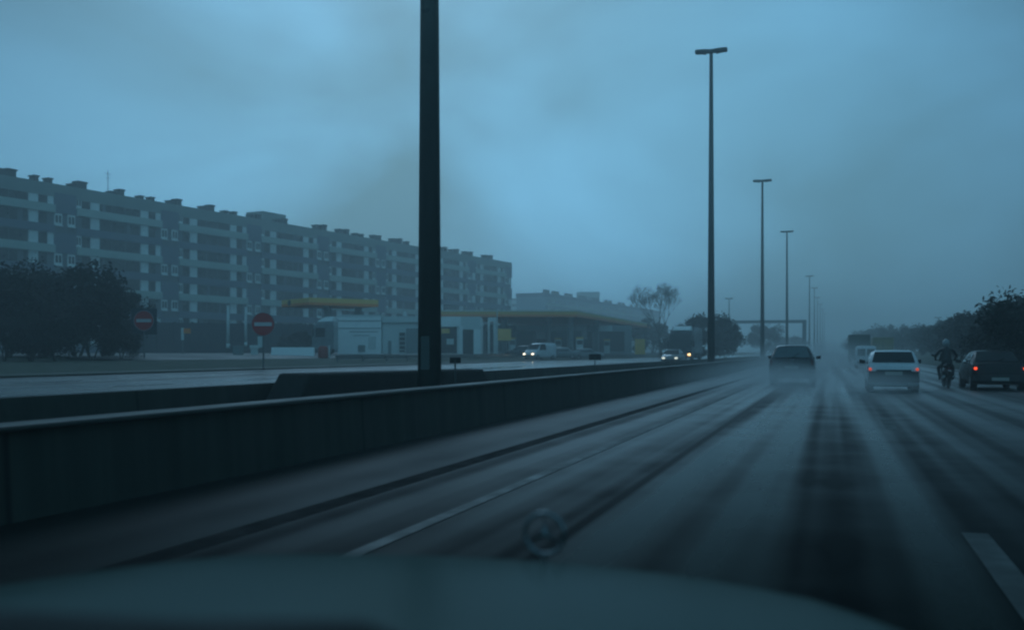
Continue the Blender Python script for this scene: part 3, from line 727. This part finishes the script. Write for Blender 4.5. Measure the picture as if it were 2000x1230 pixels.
def car(loc, rz, label, kind, paint, tail='redlamp', head=None, group=None, name='car', lower=None):
    K = dict(hatch=(3.75,.80,1.36,.88,.64), saloon=(4.35,.84,1.36,.88,.64), suv=(4.4,.87,1.58,.98,.62), van=(4.1,.83,1.78,1.0,.74))[kind]
    Ln, hw, H, belt, rw = K; e = empty(name, loc, rz, label, 'van' if kind == 'van' else 'car', group); y0 = -Ln/2; y1 = Ln/2
    P = M[paint]
    if kind == 'hatch':  st = [(0,.86,.30,.45,.62,.80,.60),(.06,.98,.24,.4,belt-.02,belt+.04,.72),(.16,1,.2,.36,belt,belt+.06,.74),(.42,1,.18,.34,belt,H-.05,rw),(.9,1,.18,.34,belt,H,rw+.01),(2.1,1,.18,.34,belt-.01,H-.02,rw),(2.85,1,.18,.34,belt-.02,belt+.03,rw+.04),(3.45,.96,.2,.34,.72,.80,.62),(3.75,.84,.28,.38,.56,.62,.52)]
    elif kind == 'saloon': st = [(0,.86,.32,.45,.62,.86,.62),(.08,.98,.24,.4,belt-.02,belt+.05,.74),(.75,1,.2,.36,belt,belt+.08,.74),(1.25,1,.18,.34,belt,H-.04,rw),(1.8,1,.18,.34,belt,H,rw),(2.5,1,.18,.34,belt-.01,H-.02,rw),(3.3,1,.18,.34,belt-.02,belt+.03,rw+.04),(4.05,.96,.2,.34,.72,.80,.62),(4.35,.84,.28,.38,.56,.62,.52)]
    elif kind == 'suv': st = [(0,.90,.36,.5,.8,.95,.66),(.06,.98,.3,.46,belt,belt+.05,.76),(.14,1,.26,.4,belt,belt+.08,.77),(.36,1,.24,.4,belt,H-.06,rw),(1.0,1,.24,.4,belt,H,rw),(2.7,1,.24,.4,belt-.01,H-.03,rw),(3.35,1,.24,.4,belt-.02,belt+.05,rw+.05),(4.1,.97,.26,.4,.85,.95,.66),(4.4,.86,.34,.42,.66,.72,.56)]
    else: st = [(0,.94,.28,.42,belt-.1,H-.16,rw-.03),(.05,.99,.22,.36,belt,H-.06,rw),(.3,1,.2,.34,belt,H,rw),(2.5,1,.2,.34,belt,H-.02,rw),(2.75,1,.2,.34,belt,H-.1,rw-.01),(3.4,1,.2,.34,belt-.04,belt+.06,rw),(3.9,.95,.22,.34,.72,.82,.66),(4.1,.86,.28,.36,.56,.64,.56)]
    b = MB(); b.loft([sec(y0+y, hw*f, zb, zs, zt, zr, r_) for y, f, zb, zs, zt, zr, r_ in st]); b.build('body', P, e, True, bevel=.0)
    # glass panels, slightly proud
    def panel(nm, pts, off, m='carglass', par=e):
        q = MB(); o_ = Vector(off); a = [Vector(p)+o_ for p in pts]; c_ = [Vector(p)-o_*.2 for p in pts]; n = len(pts)
        q.add(a + c_, [tuple(range(n)), tuple(range(2*n-1,n-1,-1))] + [(i,(i+1)%n,n+(i+1)%n,n+i) for i in range(n)]); return q.build(nm, M[m], par)
    yb, yr = {'hatch':(.16,.42),'saloon':(.75,1.25),'suv':(.14,.36),'van':(.05,.05)}[kind]
    zb_, zr_ = {'hatch':(belt+.08,H-.08),'saloon':(belt+.10,H-.08),'suv':(belt+.10,H-.10),'van':(belt+.0,H-.2)}[kind]
    wl, wu = hw*.80, rw*.90
    rg = dict(hatch=(.02,-.03),saloon=(.0,-.02),suv=(.02,-.04),van=(0,0))[kind]
    if kind == 'van':
        for s in (-1, 1):
            panel('rear_window', [(s*.06,y0+.02,belt-.02),(s*(hw*.80),y0+.02,belt-.02),(s*(rw*.84),y0+.0325,H-.26),(s*.06,y0+.0325,H-.26)], (0,-.035,0))
    else:
        tb = .06; 
        A_ = Vector((0, y0+yb, belt+.07)); B_ = Vector((0, y0+yr, H-.05)); d_ = (B_-A_); nrm = Vector((0,-d_.z,d_.y)).normalized()
        lo = A_ + d_*.05; up = A_ + d_*.92
        panel('rear_window', [(-wl,lo.y,lo.z),(wl,lo.y,lo.z),(wu*.96,up.y,up.z),(-wu*.96,up.y,up.z)], nrm*.03, 'glass_pale' if kind == 'suv' else 'carglass')
        q = MB(); q.tube((.03,lo.y,lo.z)+nrm*.04 if False else Vector((.03,lo.y,lo.z))+nrm*.045, Vector((.28,lerp(lo.y,up.y,.4),lerp(lo.z,up.z,.4)))+nrm*.045, .012,.008,6); q.build('rear_wiper', M['plastic'], e)
    ws0 = {'hatch':(2.1,2.85),'saloon':(2.5,3.3),'suv':(2.7,3.35),'van':(2.75,3.4)}[kind]
    A_ = Vector((0, y0+ws0[0], (H-.03 if kind != 'van' else H-.1))); B_ = Vector((0, y0+ws0[1], belt+.04)); d_ = B_-A_; nrm = Vector((0,-d_.z,d_.y)).normalized()
    if nrm.z < 0: nrm = -nrm
    lo = A_ + d_*.95; up = A_ + d_*.08
    panel('windscreen', [(-wl,lo.y,lo.z),(wl,lo.y,lo.z),(wu,up.y,up.z),(-wu,up.y,up.z)], nrm*.025)
    for s in (-1, 1):
        sy0, sy1 = {'hatch':(.55,2.15),'saloon':(1.2,2.6),'suv':(.5,2.75),'van':(2.05,2.85)}[kind]
        zl, zu = belt+.03, H-.14
        xl, xu = hw*.965-.005, rw+.012
        panel('side_window', [(s*xl,y0+sy0-.1,zl),(s*xl,y0+sy1+.35,zl),(s*xu,y0+sy1,zu),(s*xu,y0+sy0,zu)], (s*.02,0,.004))
        # lamps
        q = MB()
        if kind == 'van': q.box(s*hw*.99-.05, s*hw*.99+.02, y0-.02, y0+.06, .62, .95)
        else: q.box(min(s*hw*.83,s*hw*.93), max(s*hw*.83,s*hw*.93), y0-.035, y0+.10, .71 if kind != 'suv' else .78, .79 if kind != 'suv' else .98)
        q.build('tail_light', M[tail], e, bevel=.015)
        q = MB(); q.box(min(s*hw*.52,s*hw*.84), max(s*hw*.52,s*hw*.84), y1-.10, y1+.015, .52, .66); q.build('headlight', M[head or 'lampglass'], e, bevel=.02)
        q = MB(); q.loft([[(s*(hw+.0),y0+ws0[1]-.35,belt+.02),(s*(hw+.0),y0+ws0[1]-.22,belt+.02),(s*(hw+.0),y0+ws0[1]-.22,belt+.13),(s*(hw+.0),y0+ws0[1]-.35,belt+.13)],
                          [(s*(hw+.19),y0+ws0[1]-.37,belt+.03),(s*(hw+.19),y0+ws0[1]-.26,belt+.03),(s*(hw+.19),y0+ws0[1]-.26,belt+.17),(s*(hw+.19),y0+ws0[1]-.37,belt+.17)]]); q.build('wing_mirror', M['plastic'], e, bevel=.02)
    q = MB(); q.loft([[(x,y0+o-.05,.33),(x,y0+o+.12,.33),(x,y0+o+.12,.52),(x,y0+o-.05,.54)] for x, o in ((-hw*.96,.10),(-hw*.7,0),(0,-.03),(hw*.7,0),(hw*.96,.10))]); q.build('bumper', M[lower or 'plastic'], e, bevel=.02)
    q = MB(); q.loft([[(x,y1-o-.12,.30),(x,y1-o+.05,.30),(x,y1-o+.05,.48),(x,y1-o-.12,.50)] for x, o in ((-hw*.94,.14),(-hw*.7,.03),(0,0),(hw*.7,.03),(hw*.94,.14))]); q.build('bumper', M[lower or 'plastic'], e, bevel=.02)
    pz = .62 if kind in ('hatch','van') else (.40 if kind == 'saloon' else .70)
    q = MB(); q.box(-.26,.26,y0-.10,y0-.075 if kind=='saloon' else y0+.02,pz-.055,pz+.055); q.build('number_plate', M['plate'], e)
    if kind == 'hatch':
        q = MB(); q.box(-hw*.93,hw*.93,y0-.07,y0+.05,.335,.68); q.box(-hw*.66,hw*.66,y0-.03,y0+.05,.681,.73); q.build('tailgate_panel', M['plastic'], e)
        q = MB(); q.box(-.42,.42,y0-.06,y0+.2,.24,.32); q.build('skirt', M['cargrey'], e)
    rw_ = .29 if kind != 'suv' else .33
    wheels(e, hw-.11, (y0+.72, y1-.70), rw_)
    return e
def ground_at(px, z): p = at(px, z); return (p.x, p.y, max(0, 0))
DA = R(0)
c = car(ground_at(1740, 33.5), R(-.5), 'white hatchback with dark lower tailgate and lit tail lights', 'hatch', 'carwhite', 'redlamp_dim')
c = car(ground_at(1550, 41), R(0), 'dark blue tall car directly ahead, blurred by its own spray', 'suv', 'cardark', 'redlamp')
c = car(ground_at(1690, 81), R(0), 'white van with two rear door windows, ahead of the white hatchback', 'van', 'carwhite', name='van')
c = car(ground_at(1934, 35), R(0), 'black saloon with two bright red tail lights at the right edge', 'saloon', 'carblack', 'redlamp_on')
def farcar(px, z, rz, *a, **k):
    p = at(px, z); return car((p.x, p.y, gh(p.x, p.y)+.02), rz, *a, **k)
farcar(1315, 92, math.pi, 'silver car with dim headlights coming along the opposite carriageway', 'saloon', 'cargrey', head='head_dim')
farcar(1054, 108, math.pi-R(20), 'white van with bright headlights waiting behind the station guard rail', 'van', 'carwhite', head='head_on', name='van')
farcar(1020, 112, R(100), 'dark car parked left of the white van at the station', 'hatch', 'cardark', group='cars parked at the service station')
farcar(1096, 116, R(95), 'grey car parked right of the white van at the station', 'saloon', 'cargrey', group='cars parked at the service station')
farcar(1150, 120, R(-80), 'grey hatchback parked near the front corner of the long canopy', 'hatch', 'cargrey', group='cars parked at the service station')

def lorry(loc, rz, label, boxm, cabm, L_=8, H=3.4, W=1.22, heads=None, front_white=False, cab_only=False):
    e = empty('lorry', loc, rz, label, 'lorry')
    if not cab_only:
        b = MB(); b.box(-W,W,-L_/2,L_/2-2.1,1.0,H); bx_ = b.build('cargo_box', M[boxm], e, bevel=.06)
        b = MB(); b.box(-.02,.02,-L_/2-.02,-L_/2-.001,1.1,H-.12); b.box(-W+.08,W-.08,-L_/2-.03,-L_/2-.001,H-.16,H-.1); b.build('rear_door', M['plastic'], bx_)
        b = MB(); b.box(-.5,.5,-L_/2+.1,L_/2-.3,.6,.98); b.box(-W+.05,W-.05,-L_/2+.05,-L_/2+.2,.45,.6); b.build('chassis', M['plastic'], e)
    b = MB(); y1 = L_/2
    b.loft([[(-W+.03,y,.5),(W-.03,y,.5),(W-.03,y,zt-.12),(W-.15,y,zt),(-W+.15,y,zt),(-W+.03,y,zt-.12)] for y, zt in ((y1-2.0,H-.35),(y1-.5,H-.4),(y1-.15,H-.7),(y1,1.5))]); cb = b.build('cab', M[cabm], e, bevel=.05)
    b = MB(); b.add([(-W+.12,y1+.03,1.55),(W-.12,y1+.03,1.55),(W-.2,y1-.13,H-.85),(-W+.2,y1-.13,H-.85),(-W+.12,y1-.1,1.55),(W-.12,y1-.1,1.55),(W-.2,y1-.25,H-.85),(-W+.2,y1-.25,H-.85)],[(0,1,2,3),(4,5,6,7),(0,1,5,4),(1,2,6,5),(2,3,7,6),(3,0,4,7)]); b.build('windscreen', M['carglass'], cb)
    for s in (-1,1):
        b = MB(); b.box(s*(W-.0)-.03,s*(W-.0)+.0+.03,y1-1.2,y1-.35,1.6,H-.95); b.build('side_window', M['carglass'], cb)
        b = MB(); b.box(s*(W-.32)-.14,s*(W-.32)+.14,y1-.02,y1+.05,.75,.95); b.build('headlight', M[heads or 'lampglass'], cb)
        b = MB(); b.box(s*(W+.16)-.1,s*(W+.16)+.1,y1-.2,y1-.1,1.7,2.3); b.build('wing_mirror', M['plastic'], cb)
        if not cab_only: b = MB(); b.box(s*(W-.25)-.1,s*(W-.25)+.1,-L_/2-.03,-L_/2+.05,.72,.84); b.build('tail_light', M['redlamp'], e)
    b = MB(); b.loft([[(-W+.2,y,z),(W-.2,y,z),(W-.3,y,z+h),(-W+.3,y,z+h)] for y, z, h in ((y1-1.9,H-.35,.45),(y1-1.2,H-.38,.42),(y1-.5,H-.4,.1))]); b.build('wind_deflector', M['white' if front_white else cabm], cb, bevel=.04)
    wheels(e, W-.2, ((y1-1.2,) if cab_only else (-L_/2+1.2, y1-1.2)), .48, .3)
    return e
lorry(ground_at(1677, 122), 0, 'dark green box lorry far ahead, left of the shrub belt', 'truckgreen', 'truckgreen', H=3.35)
lorry(ground_at(1722, 128), 0, 'faded yellow box lorry far ahead in the outer lane', 'truckyellow', 'truckyellow', H=3.1)
p = at(1341, 112); lorry((p.x,p.y,gh(p.x,p.y)), math.pi, 'oncoming lorry with a white upper cab and one glowing headlight', 'cargrey', 'cardark', L_=9, H=3.85, heads='head_amber', front_white=True)
p = at(650, 92); e = lorry((p.x,p.y,1.05), R(90)+TH, 'white lorry cab parked beside the white station shop', 'white', 'cargrey', L_=3.4, H=3.4, front_white=True, cab_only=True)

# motorcyclist
def moto():
    px, z = 1848, 36.5; p = at(px, z); e = empty('motorcycle', (p.x,p.y,0), 0, 'dark motorcycle ridden between the white hatchback and the black saloon', 'motorcycle')
    for y in (-.72, .72):
        h = bpy.data.objects.new('wheel', None); col.objects.link(h); h.parent = e; h.location = (0,y,.31); h.empty_display_size = .1
        b = MB(); b.torus((0,0,0),.25,.065,24,8,'x'); b.build('tyre', M['rubber'], h)
        b = MB(); b.torus((0,0,0),.19,.02,20,6,'x'); b.tube((-.05,0,0),(.05,0,0),.05,.05,10)
        for k in range(5): a = k*2*math.pi/5; b.tube((0,0,0),(0,.19*math.cos(a),.19*math.sin(a)),.014,.014,6)
        b.build('rim', M['rim'], h)
    b = MB(); b.tube((0,-.72,.31),(0,-.2,.45),.04,.05,8); b.tube((0,-.2,.45),(0,.45,.82),.05,.04,8); b.tube((-.1,.72,.31),(-.09,.45,.95),.028,.028,8); b.tube((.1,.72,.31),(.09,.45,.95),.028,.028,8); b.box(-.15,.15,-.25,.3,.26,.58); b.build('frame', M['plastic'], e, bevel=.02)
    b = MB(); b.ball((0,.2,.84),(.16,.3,.14),12,8); b.build('fuel_tank', M['carblack'], e, True)
    b = MB(); b.loft([[(-w,y,z0),(w,y,z0),(w*.8,y,z0+.1),(-w*.8,y,z0+.1)] for y, w, z0 in ((-.85,.08,.82),(-.6,.14,.77),(-.2,.15,.74),(.0,.1,.75))]); b.build('seat', M['leather'], e, bevel=.02)
    b = MB(); b.tube((-.36,.38,1.0),(-.1,.5,.97),.016,.016,8); b.tube((.36,.38,1.0),(.1,.5,.97),.016,.016,8); b.tube((-.1,.5,.97),(.1,.5,.97),.016,.016,8); b.build('handlebar', M['plastic'], e)
    for s in (-1, 1):
        b = MB(); b.tube((s*.3,.42,1.0),(s*.38,.44,1.14),.008,.008,6); b.ball((s*.40,.44,1.17),(.06,.02,.04),8,6); b.build('mirror', M['plastic'], e)
        b = MB(); b.tube((s*.17,-.9,.42),(s*.17,-.2,.3),.05,.035,10); b.build('exhaust', M['rim'], e)
    b = MB(); b.box(-.08,.08,-.93,-.88,.66,.74); b.build('tail_light', M['redlamp'], e)
    b = MB(); b.ball((0,.68,.86),(.09,.08,.09),12,8); b.build('headlight', M['lampglass'], e, True)
    b = MB(); b.loft([[(-w,y,z0),(w,y,z0),(w*.6,y-.05,z0+.3),(-w*.6,y-.05,z0+.3)] for y, w, z0 in ((.66,.2,.95),(.70,.2,.95))]); b.build('fairing', M['carblack'], e)
    # rider: one continuous skinned body
    J = {'pel':(0,-.22,.86,.155,.13),'sp1':(0,-.20,1.05,.165,.13),'sp2':(0,-.12,1.25,.19,.135),'sh':(0,-.07,1.38,.15,.11),'nk':(0,-.04,1.46,.065,.065),'hd':(0,-.01,1.60,.09,.10),'hd2':(0,0,1.68,.075,.085)}
    ed = [('pel','sp1'),('sp1','sp2'),('sp2','sh'),('sh','nk'),('nk','hd'),('hd','hd2')]
    for s, n in ((-1,'l'),(1,'r')):
        J.update({'s'+n:(s*.21,-.07,1.36,.075,.07),'e'+n:(s*.36,.06,1.16,.052,.052),'w'+n:(s*.335,.29,1.05,.034,.032),'p'+n:(s*.325,.36,1.035,.036,.024),
                  'h'+n:(s*.12,-.20,.84,.10,.095),'k'+n:(s*.25,.22,.72,.068,.068),'a'+n:(s*.22,-.02,.34,.045,.045),'f'+n:(s*.22,.15,.29,.038,.034)})
        ed += [('sh','s'+n),('s'+n,'e'+n),('e'+n,'w'+n),('w'+n,'p'+n),('pel','h'+n),('h'+n,'k'+n),('k'+n,'a'+n),('a'+n,'f'+n)]
        for i in range(4):
            o = (i-1.5)*.02; L_ = (.9,1,.95,.8)[i]
            J['g%s%d'%(n,i)] = (s*(.325)+o, .36+.035*L_, 1.035, .009,.009); J['G%s%d'%(n,i)] = (s*.325+o, .40, 1.035-.035*L_, .008,.008)
            ed += [('p'+n,'g%s%d'%(n,i)),('g%s%d'%(n,i),'G%s%d'%(n,i))]
        J['t'+n] = (s*.29,.37,1.005,.010,.010); J['T'+n] = (s*.275,.395,.985,.008,.008); ed += [('p'+n,'t'+n),('t'+n,'T'+n)]
    keys = list(J); me = bpy.data.meshes.new('person'); me.from_pydata([J[k][:3] for k in keys], [(keys.index(a),keys.index(b_)) for a, b_ in ed], [])
    me.materials.append(M['leather']); o = bpy.data.objects.new('person', me); col.objects.link(o); o.location = (p.x,p.y,0)
    m = o.modifiers.new('skin','SKIN'); m.use_smooth_shade = True
    for i, k in enumerate(keys):
        me.skin_vertices[0].data[i].radius = (J[k][3], J[k][4]); me.skin_vertices[0].data[i].use_root = (k == 'pel')
    m = o.modifiers.new('sub','SUBSURF'); m.levels = 1; m.render_levels = 1
    tag(o, 'person in black riding gear and a pale helmet, seated on the motorcycle', 'person')
    b = MB(); b.ball((0,0,1.62),(.135,.16,.155),16,10); b.box(-.10,.10,.10,.15,1.50,1.56); hl = b.build('helmet', M['helmet'], o, True)
    b = MB(); b.ball((0,.07,1.63),(.115,.105,.065),12,8); b.build('visor', M['carglass'], hl, True)
moto()

# camera car: bonnet, star emblem, wiper, dashboard
def mycar():
    CX = -.553; e = empty('camera_car', (CX, 0, 0), R(-.3), 'grey bonnet of the camera car with a ring emblem standing at its front edge', 'car')
    us = [i/20*2-1 for i in range(21)]; vs_ = [i/14 for i in range(15)]
    W = .88; pts = []
    for v in vs_:
        for u in us:
            yf = 1.98 - (.50 if u > 0 else .36)*abs(u)**2.6          # front edge bows back at the corners
            y = lerp(.92, yf, v); x = u*W*(1-.04*v)
            zc = .965 - .030*v - .045*v**3 - .038*v**8
            z = zc - .022*u*u - (.055 if u > 0 else .03)*abs(u)**6 + .010*math.exp(-((abs(u)-.62)/.10)**2)*(1-v*.6)
            pts.append((x,y,z))
    n = len(us); fs = [(j*n+i,j*n+i+1,(j+1)*n+i+1,(j+1)*n+i) for j in range(len(vs_)-1) for i in range(n-1)]
    # front lip rolls down to the grille
    base = len(pts)
    for dy, dz in ((.015,-.03),(.02,-.12),(.0,-.35)):
        for u in us:
            yf = 1.98 - (.50 if u > 0 else .36)*abs(u)**2.6; q = pts[(len(vs_)-1)*n + us.index(u)]; pts.append((q[0], q[1]+dy, q[2]+dz))
    for j in range(3):
        a0 = (len(vs_)-1)*n if j == 0 else base+(j-1)*n; b0 = base+j*n
        fs += [(a0+i,a0+i+1,b0+i+1,b0+i) for i in range(n-1)]
    b = MB(); b.add(pts, fs); o = b.build('bonnet', M['bonnet'], e, True)
    m = o.modifiers.new('solid','SOLIDIFY'); m.thickness = .006; m.offset = -1
    # flanks so the car has a side
    b = MB()
    for s in (-1,1): b.loft([[(s*(W*.985),y,.35),(s*(W*1.02),y,.35),(s*(W*1.02),y,z),(s*(W*.985),y,z)] for y, z in ((-.4,.86),(.62,.86),(1.3,.82),(1.42,.76))])
    b.build('wing', M['bonnet'], e, True, bevel=.01)
    # emblem: ring with three points
    c0 = (0, 1.90, .925); r = .0405; cz = c0[2]+.012
    em = MB(); em.torus((0,1.90,cz+.003), r, .0042, 36, 8)
    for k in range(3):
        a = R(90+120*k); tip = Vector((r*math.cos(a), 0, r*math.sin(a))); nr = Vector((-math.sin(a), 0, math.cos(a)))*.0062
        cc = Vector((0,1.90,cz+.003)); em.add([cc+nr, cc-nr, cc+tip, cc+Vector((0,-.004,0)), cc+Vector((0,.004,0))], [(0,3,2),(3,1,2),(1,4,2),(4,0,2)])
    em.build('emblem', M['chrome'], e, True)
    b = MB(); b.tube((0,1.90,.865),(0,1.90,cz-r+.002),.007,.004,8); b.tube((0,1.90,.862),(0,1.90,.872),.018,.014,12); b.build('emblem_base', M['chrome'], e)
    # windscreen wiper and dash top
    b = MB(); b.loft([[(x-CX,y0-.30,z-.25),(x-CX,y0+.05,z-.25),(x-CX,y0+.02,z-.02),(x-CX,y0-.03,z),(x-CX,y0-.25,z-.01)] for x, y0, z in ((-1.1,.50,1.09),(-.8,.60,1.10),(-.64,.66,1.094),(-.50,.70,1.088),(-.42,.72,1.090),(-.35,.73,1.092),(-.325,.74,1.080),(-.30,.75,1.066),(-.28,.75,1.055),(-.22,.75,1.035),(-.05,.76,1.01),(.2,.74,.99))]); b.build('dashboard', M['dash'], e, True)
    b = MB(); b.tube((-.75,1.02,.955),(.15,.96,.945),.008,.006,8); b.build('wiper', M['plastic'], e)
mycar()

# ---------------------------------------------------------------- trees
def leaf_mesh(b, c, rad, n, size, rr, flat=.75, clumps=34):
    cl = []
    for i in range(clumps):
        a = rr.uniform(0,2*math.pi); u = rr.uniform(-.75,1); q = rr.uniform(.55,1.0)**.6
        s = math.sqrt(max(0,1-u*u)); q *= rr.uniform(.7,1.12); cl.append((Vector((math.cos(a)*s*rad*q, math.sin(a)*s*rad*q, u*rad*flat*q)), rr.uniform(.10,.38)*rad))
    for i in range(n):
        p0, r0 = rr.choice(cl); d = Vector((rr.gauss(0,1),rr.gauss(0,1),rr.gauss(0,1))).normalized()*r0*(rr.random()**.5 if rr.random() < .8 else rr.uniform(.8,1.35))
        p = Vector(c) + p0 + d; s = size*rr.uniform(.6,1.4); a = Vector((rr.gauss(0,1),rr.gauss(0,1),rr.gauss(0,1))).normalized()*s; b_ = a.orthogonal().normalized()*s*.5
        b_ = b_*(.28 if rr.random() < .3 else 1); b.add([p-a, p+b_, p+a, p-b_], [(0,1,2,3)])
def bushy(H, seed, lm, n=5200, size=.13):
    rr = random.Random(seed); e = empty('tree', (0,0,0), 0, '', 'tree')
    b = MB(); tips = []
    for k in range(5):
        a = rr.uniform(0,6.28); q = Vector((math.cos(a)*H*.03, math.sin(a)*H*.03, 0)); p = q
        d = Vector((math.cos(a)*.3, math.sin(a)*.3, 1)).normalized(); r = .05*H/5+.02
        for j in range(4):
            p2 = p + d*H*.17; b.tube(p, p2, r, r*.75, 6, False); p = p2; r *= .75; d = (d + Vector((rr.gauss(0,.2),rr.gauss(0,.2),0))).normalized()
            for t_ in range(3):
                dd = (d + Vector((rr.gauss(0,.7),rr.gauss(0,.7),.1))).normalized(); b.tube(p, p+dd*H*.2, r*.6, r*.2, 4, False); 
    b.build('trunk', M['bark'], e)
    c = MB(); leaf_mesh(c, (0,0,H*.50), H*.50, n, size*H/5, rr, .95); c.build('crown', lm, e)
    return e
def bare(H, seed, levels=6, spread=.5, name='tree', r0=.16):
    rr = random.Random(seed); e = empty(name, (0,0,0), 0, '', 'tree'); t = MB(); cr = MB()
    def grow(p, d, L_, r, lv):
        segs = 3; q = p
        for i in range(segs):
            q2 = q + d*L_/segs; (t if lv >= levels-1 else cr).tube(q, q2, r, r*.86, 6 if lv > 2 else 3, False); q = q2; r *= .86
            d = (d + Vector((rr.gauss(0,.09),rr.gauss(0,.09),.04))).normalized()
        if lv == 0: return
        for k in range(rr.choice((3,3,4)) if lv < levels else 4):
            sp = spread*rr.uniform(.6,1.25); ax = Vector((rr.gauss(0,1),rr.gauss(0,1),rr.gauss(0,.4))).normalized()
            nd = (d + ax*sp + Vector((0,0,.12))).normalized(); grow(q - d*L_*rr.uniform(0,.3), nd, L_*rr.uniform(.62,.82), max(r*rr.uniform(.55,.75),.014), lv-1)
    grow(Vector((0,0,0)), Vector((0,0,1)), H*.28, r0, levels)
    t.build('trunk', M['bark'], e); cr.build('crown', M['twig'], e)
    return e
def place(tree, px, z, label, group, sc=1.0, base=None, rz=0, sz=None):
    p = at(px, z); tree.location = (p.x, p.y, gh(p.x, p.y)-.05 if base is None else base); tree.scale = (sc, sc, sz or sc); tree.rotation_euler = (0,0,rz)
    tree['label'] = label
    if group: tree['group'] = group
    return tree
# shrub belt on the right
protos = [bushy(5, s, M['leaf2'], 6500, .15) for s in (11, 12, 13)]
belt = [(2040, 36, 3.6),(2000, 44, 3.5),(2070,46,4.4),(1972, 54, 3.5),(1946, 62, 3.6),(2015, 62, 4.4),(1926, 74, 3.9),(1968,86,4.6),(1906, 86, 4.4),(1935,104,4.8),(1884, 100, 4.4),(1862, 114, 4.3),(1898,132,4.6),(1842, 130, 4.5),(1822, 146, 4.5),(1803, 166, 4.9),(1782, 190, 5.4),(1764, 218, 6.2),(1744, 246, 7.2),(1722, 276, 8.0),(1705, 305, 8.4),(1686, 340, 8.0),(1668,375,7.0)]
words = ['nearest', 'second', 'third', 'fourth', 'fifth', 'sixth', 'seventh', 'eighth', 'ninth', 'tenth', 'eleventh', 'twelfth', 'thirteenth', 'fourteenth', 'fifteenth', 'sixteenth', 'seventeenth', 'eighteenth', 'nineteenth', 'twentieth', 'twenty-first', 'twenty-second', 'farthest']
order = sorted(belt, key=lambda b_: b_[1])
for i, (px, z, h) in enumerate(order):
    o = protos[i] if i < 3 else copy_tree(protos[i % 3])
    lb = '%s dark bushy tree of the belt along the right verge%s' % (words[i], '' if z < 200 else ', fading into the haze')
    place(o, px, z, lb, 'dark trees along the right verge', h/5*1.12, rz=i*1.3, sz=h/5)
# bare tree and round bushy trees beyond the station
t = bare(14.5, 5, 6, .56, r0=.3); place(t, 1290, 170, 'tall bare tree with an open crown beyond the right end of the long canopy', None, 1.12, sz=1.06)
M['brush'] = mat('bare_twigs', (.035,.038,.032), .9, .4, 3)
t2 = bushy(7, 31, M['brush'], 9000, .16); place(t2, 1385, 132, 'broad dense round tree directly behind the second lamp post', None, 1.12, sz=.95)
t3 = copy_tree(t2); place(t3, 1340, 140, 'dense bushy tree directly behind the oncoming lorry', None, .85, rz=2, sz=.72)
t3 = copy_tree(t2); place(t3, 1418, 146, 'dense bushy tree just right of the second lamp post', None, .72, rz=4, sz=.85)
t3 = copy_tree(t2); place(t3, 1492, 250, 'faint tree behind the gantry beam, beside the third lamp post', None, 1.25, rz=1, sz=1.25)
t3 = copy_tree(t2); place(t3, 1545, 320, 'faint low tree behind the gantry upright', None, 1.5, rz=3, sz=.95)
t3 = copy_tree(t2); place(t3, 1275, 205, 'dark bushy tree behind the far right end of the long canopy', None, 1.3, rz=5, sz=1.0)
t3 = copy_tree(t); place(t3, 1245, 190, 'thin bare tree left of the tall bare tree', None, .62, rz=2)
t3 = copy_tree(t); place(t3, 1330, 185, 'thin bare tree between the tall bare tree and the round bushy trees', None, .55, rz=3)
# dark evergreens at left
cp = [bushy(6, s, M['leaf2'], 9000, .12) for s in (21, 22)]
for i, (px, z, h, lb) in enumerate([(150,62,6.1,'tallest dark evergreen tree at the left, right of the dark hedge trees'),(85,60,5.4,'dark evergreen tree second from the left edge'),(215,66,5.0,'dark evergreen tree nearest the left-hand no entry sign'),(15,58,5.0,'dark evergreen tree at the left edge of the view'),(-50,56,5.5,'dark evergreen tree beyond the left edge of the view'),(180,56,3.4,'low dark bush at the foot of the tallest evergreen'),(110,52,2.3,'low dark bush at the foot of the evergreens, third from the left edge'),(60,51,2.5,'low dark bush at the foot of the evergreens, second from the left edge'),(8,50,2.3,'low dark bush at the foot of the evergreens, nearest the left edge'),(235,58,2.2,'lowest dark bush, just left of the square-backed no entry sign')]):
    o = cp[i] if i < 2 else copy_tree(cp[i % 2]); place(o, px, z, lb, 'dark evergreens beside the station exit', h/6*1.1, rz=i, sz=h/6)
o = copy_tree(cp[0]); place(o, 588, 112, 'dark shrub in front of the boundary wall under the small canopy', None, .50, rz=5, sz=.46)
o = copy_tree(cp[1]); place(o, 560, 114, 'smaller dark shrub in front of the boundary wall, left of the other', None, .36, rz=2, sz=.36)
for o in list(bpy.data.objects):
    if o.get('label') and o.get('group') == '': del o['group']

# ---------------------------------------------------------------- spray and haze
def spray(px, z, sx, sy, sz, dens, label, nscale=.5, X=None):
    p = at(px, z) if X is None else Vector(X)
    b = MB(); b.ball((0,0,0), (sx, sy, sz), 24, 14); v = []
    b.v = [(x, y, max(zz, -.0)) for x, y, zz in b.v] if False else b.v
    o = b.build('spray', vol_mat('spray_mist', (.9,.95,.97), dens, (nscale, -1, 2), .3), None, True); o.location = (p.x, p.y, .5); tag(o, kind='stuff')
    return o
spray(1552, 34.5, 2.4, 6.5, .5, .10, '')
spray(1575, 66, 4.5, 24, 1.9, .05, '')
spray(1735, 29.5, 1.7, 5, .35, .04, '')
spray(1610, 74, 8.0, 46, 2.1, .022, '')
spray(1480, 36, 3.2, 18, .75, .06, '')
spray(1620, 26, 3.4, 13, .40, .09, '')
hb = MB(); hb.box(-960, 960, -45, 950, -1.2, 31)
o = hb.build('haze', vol_mat('haze_air', (.93,.99,1.0), .0027, None, .5)); o['kind'] = 'stuff'
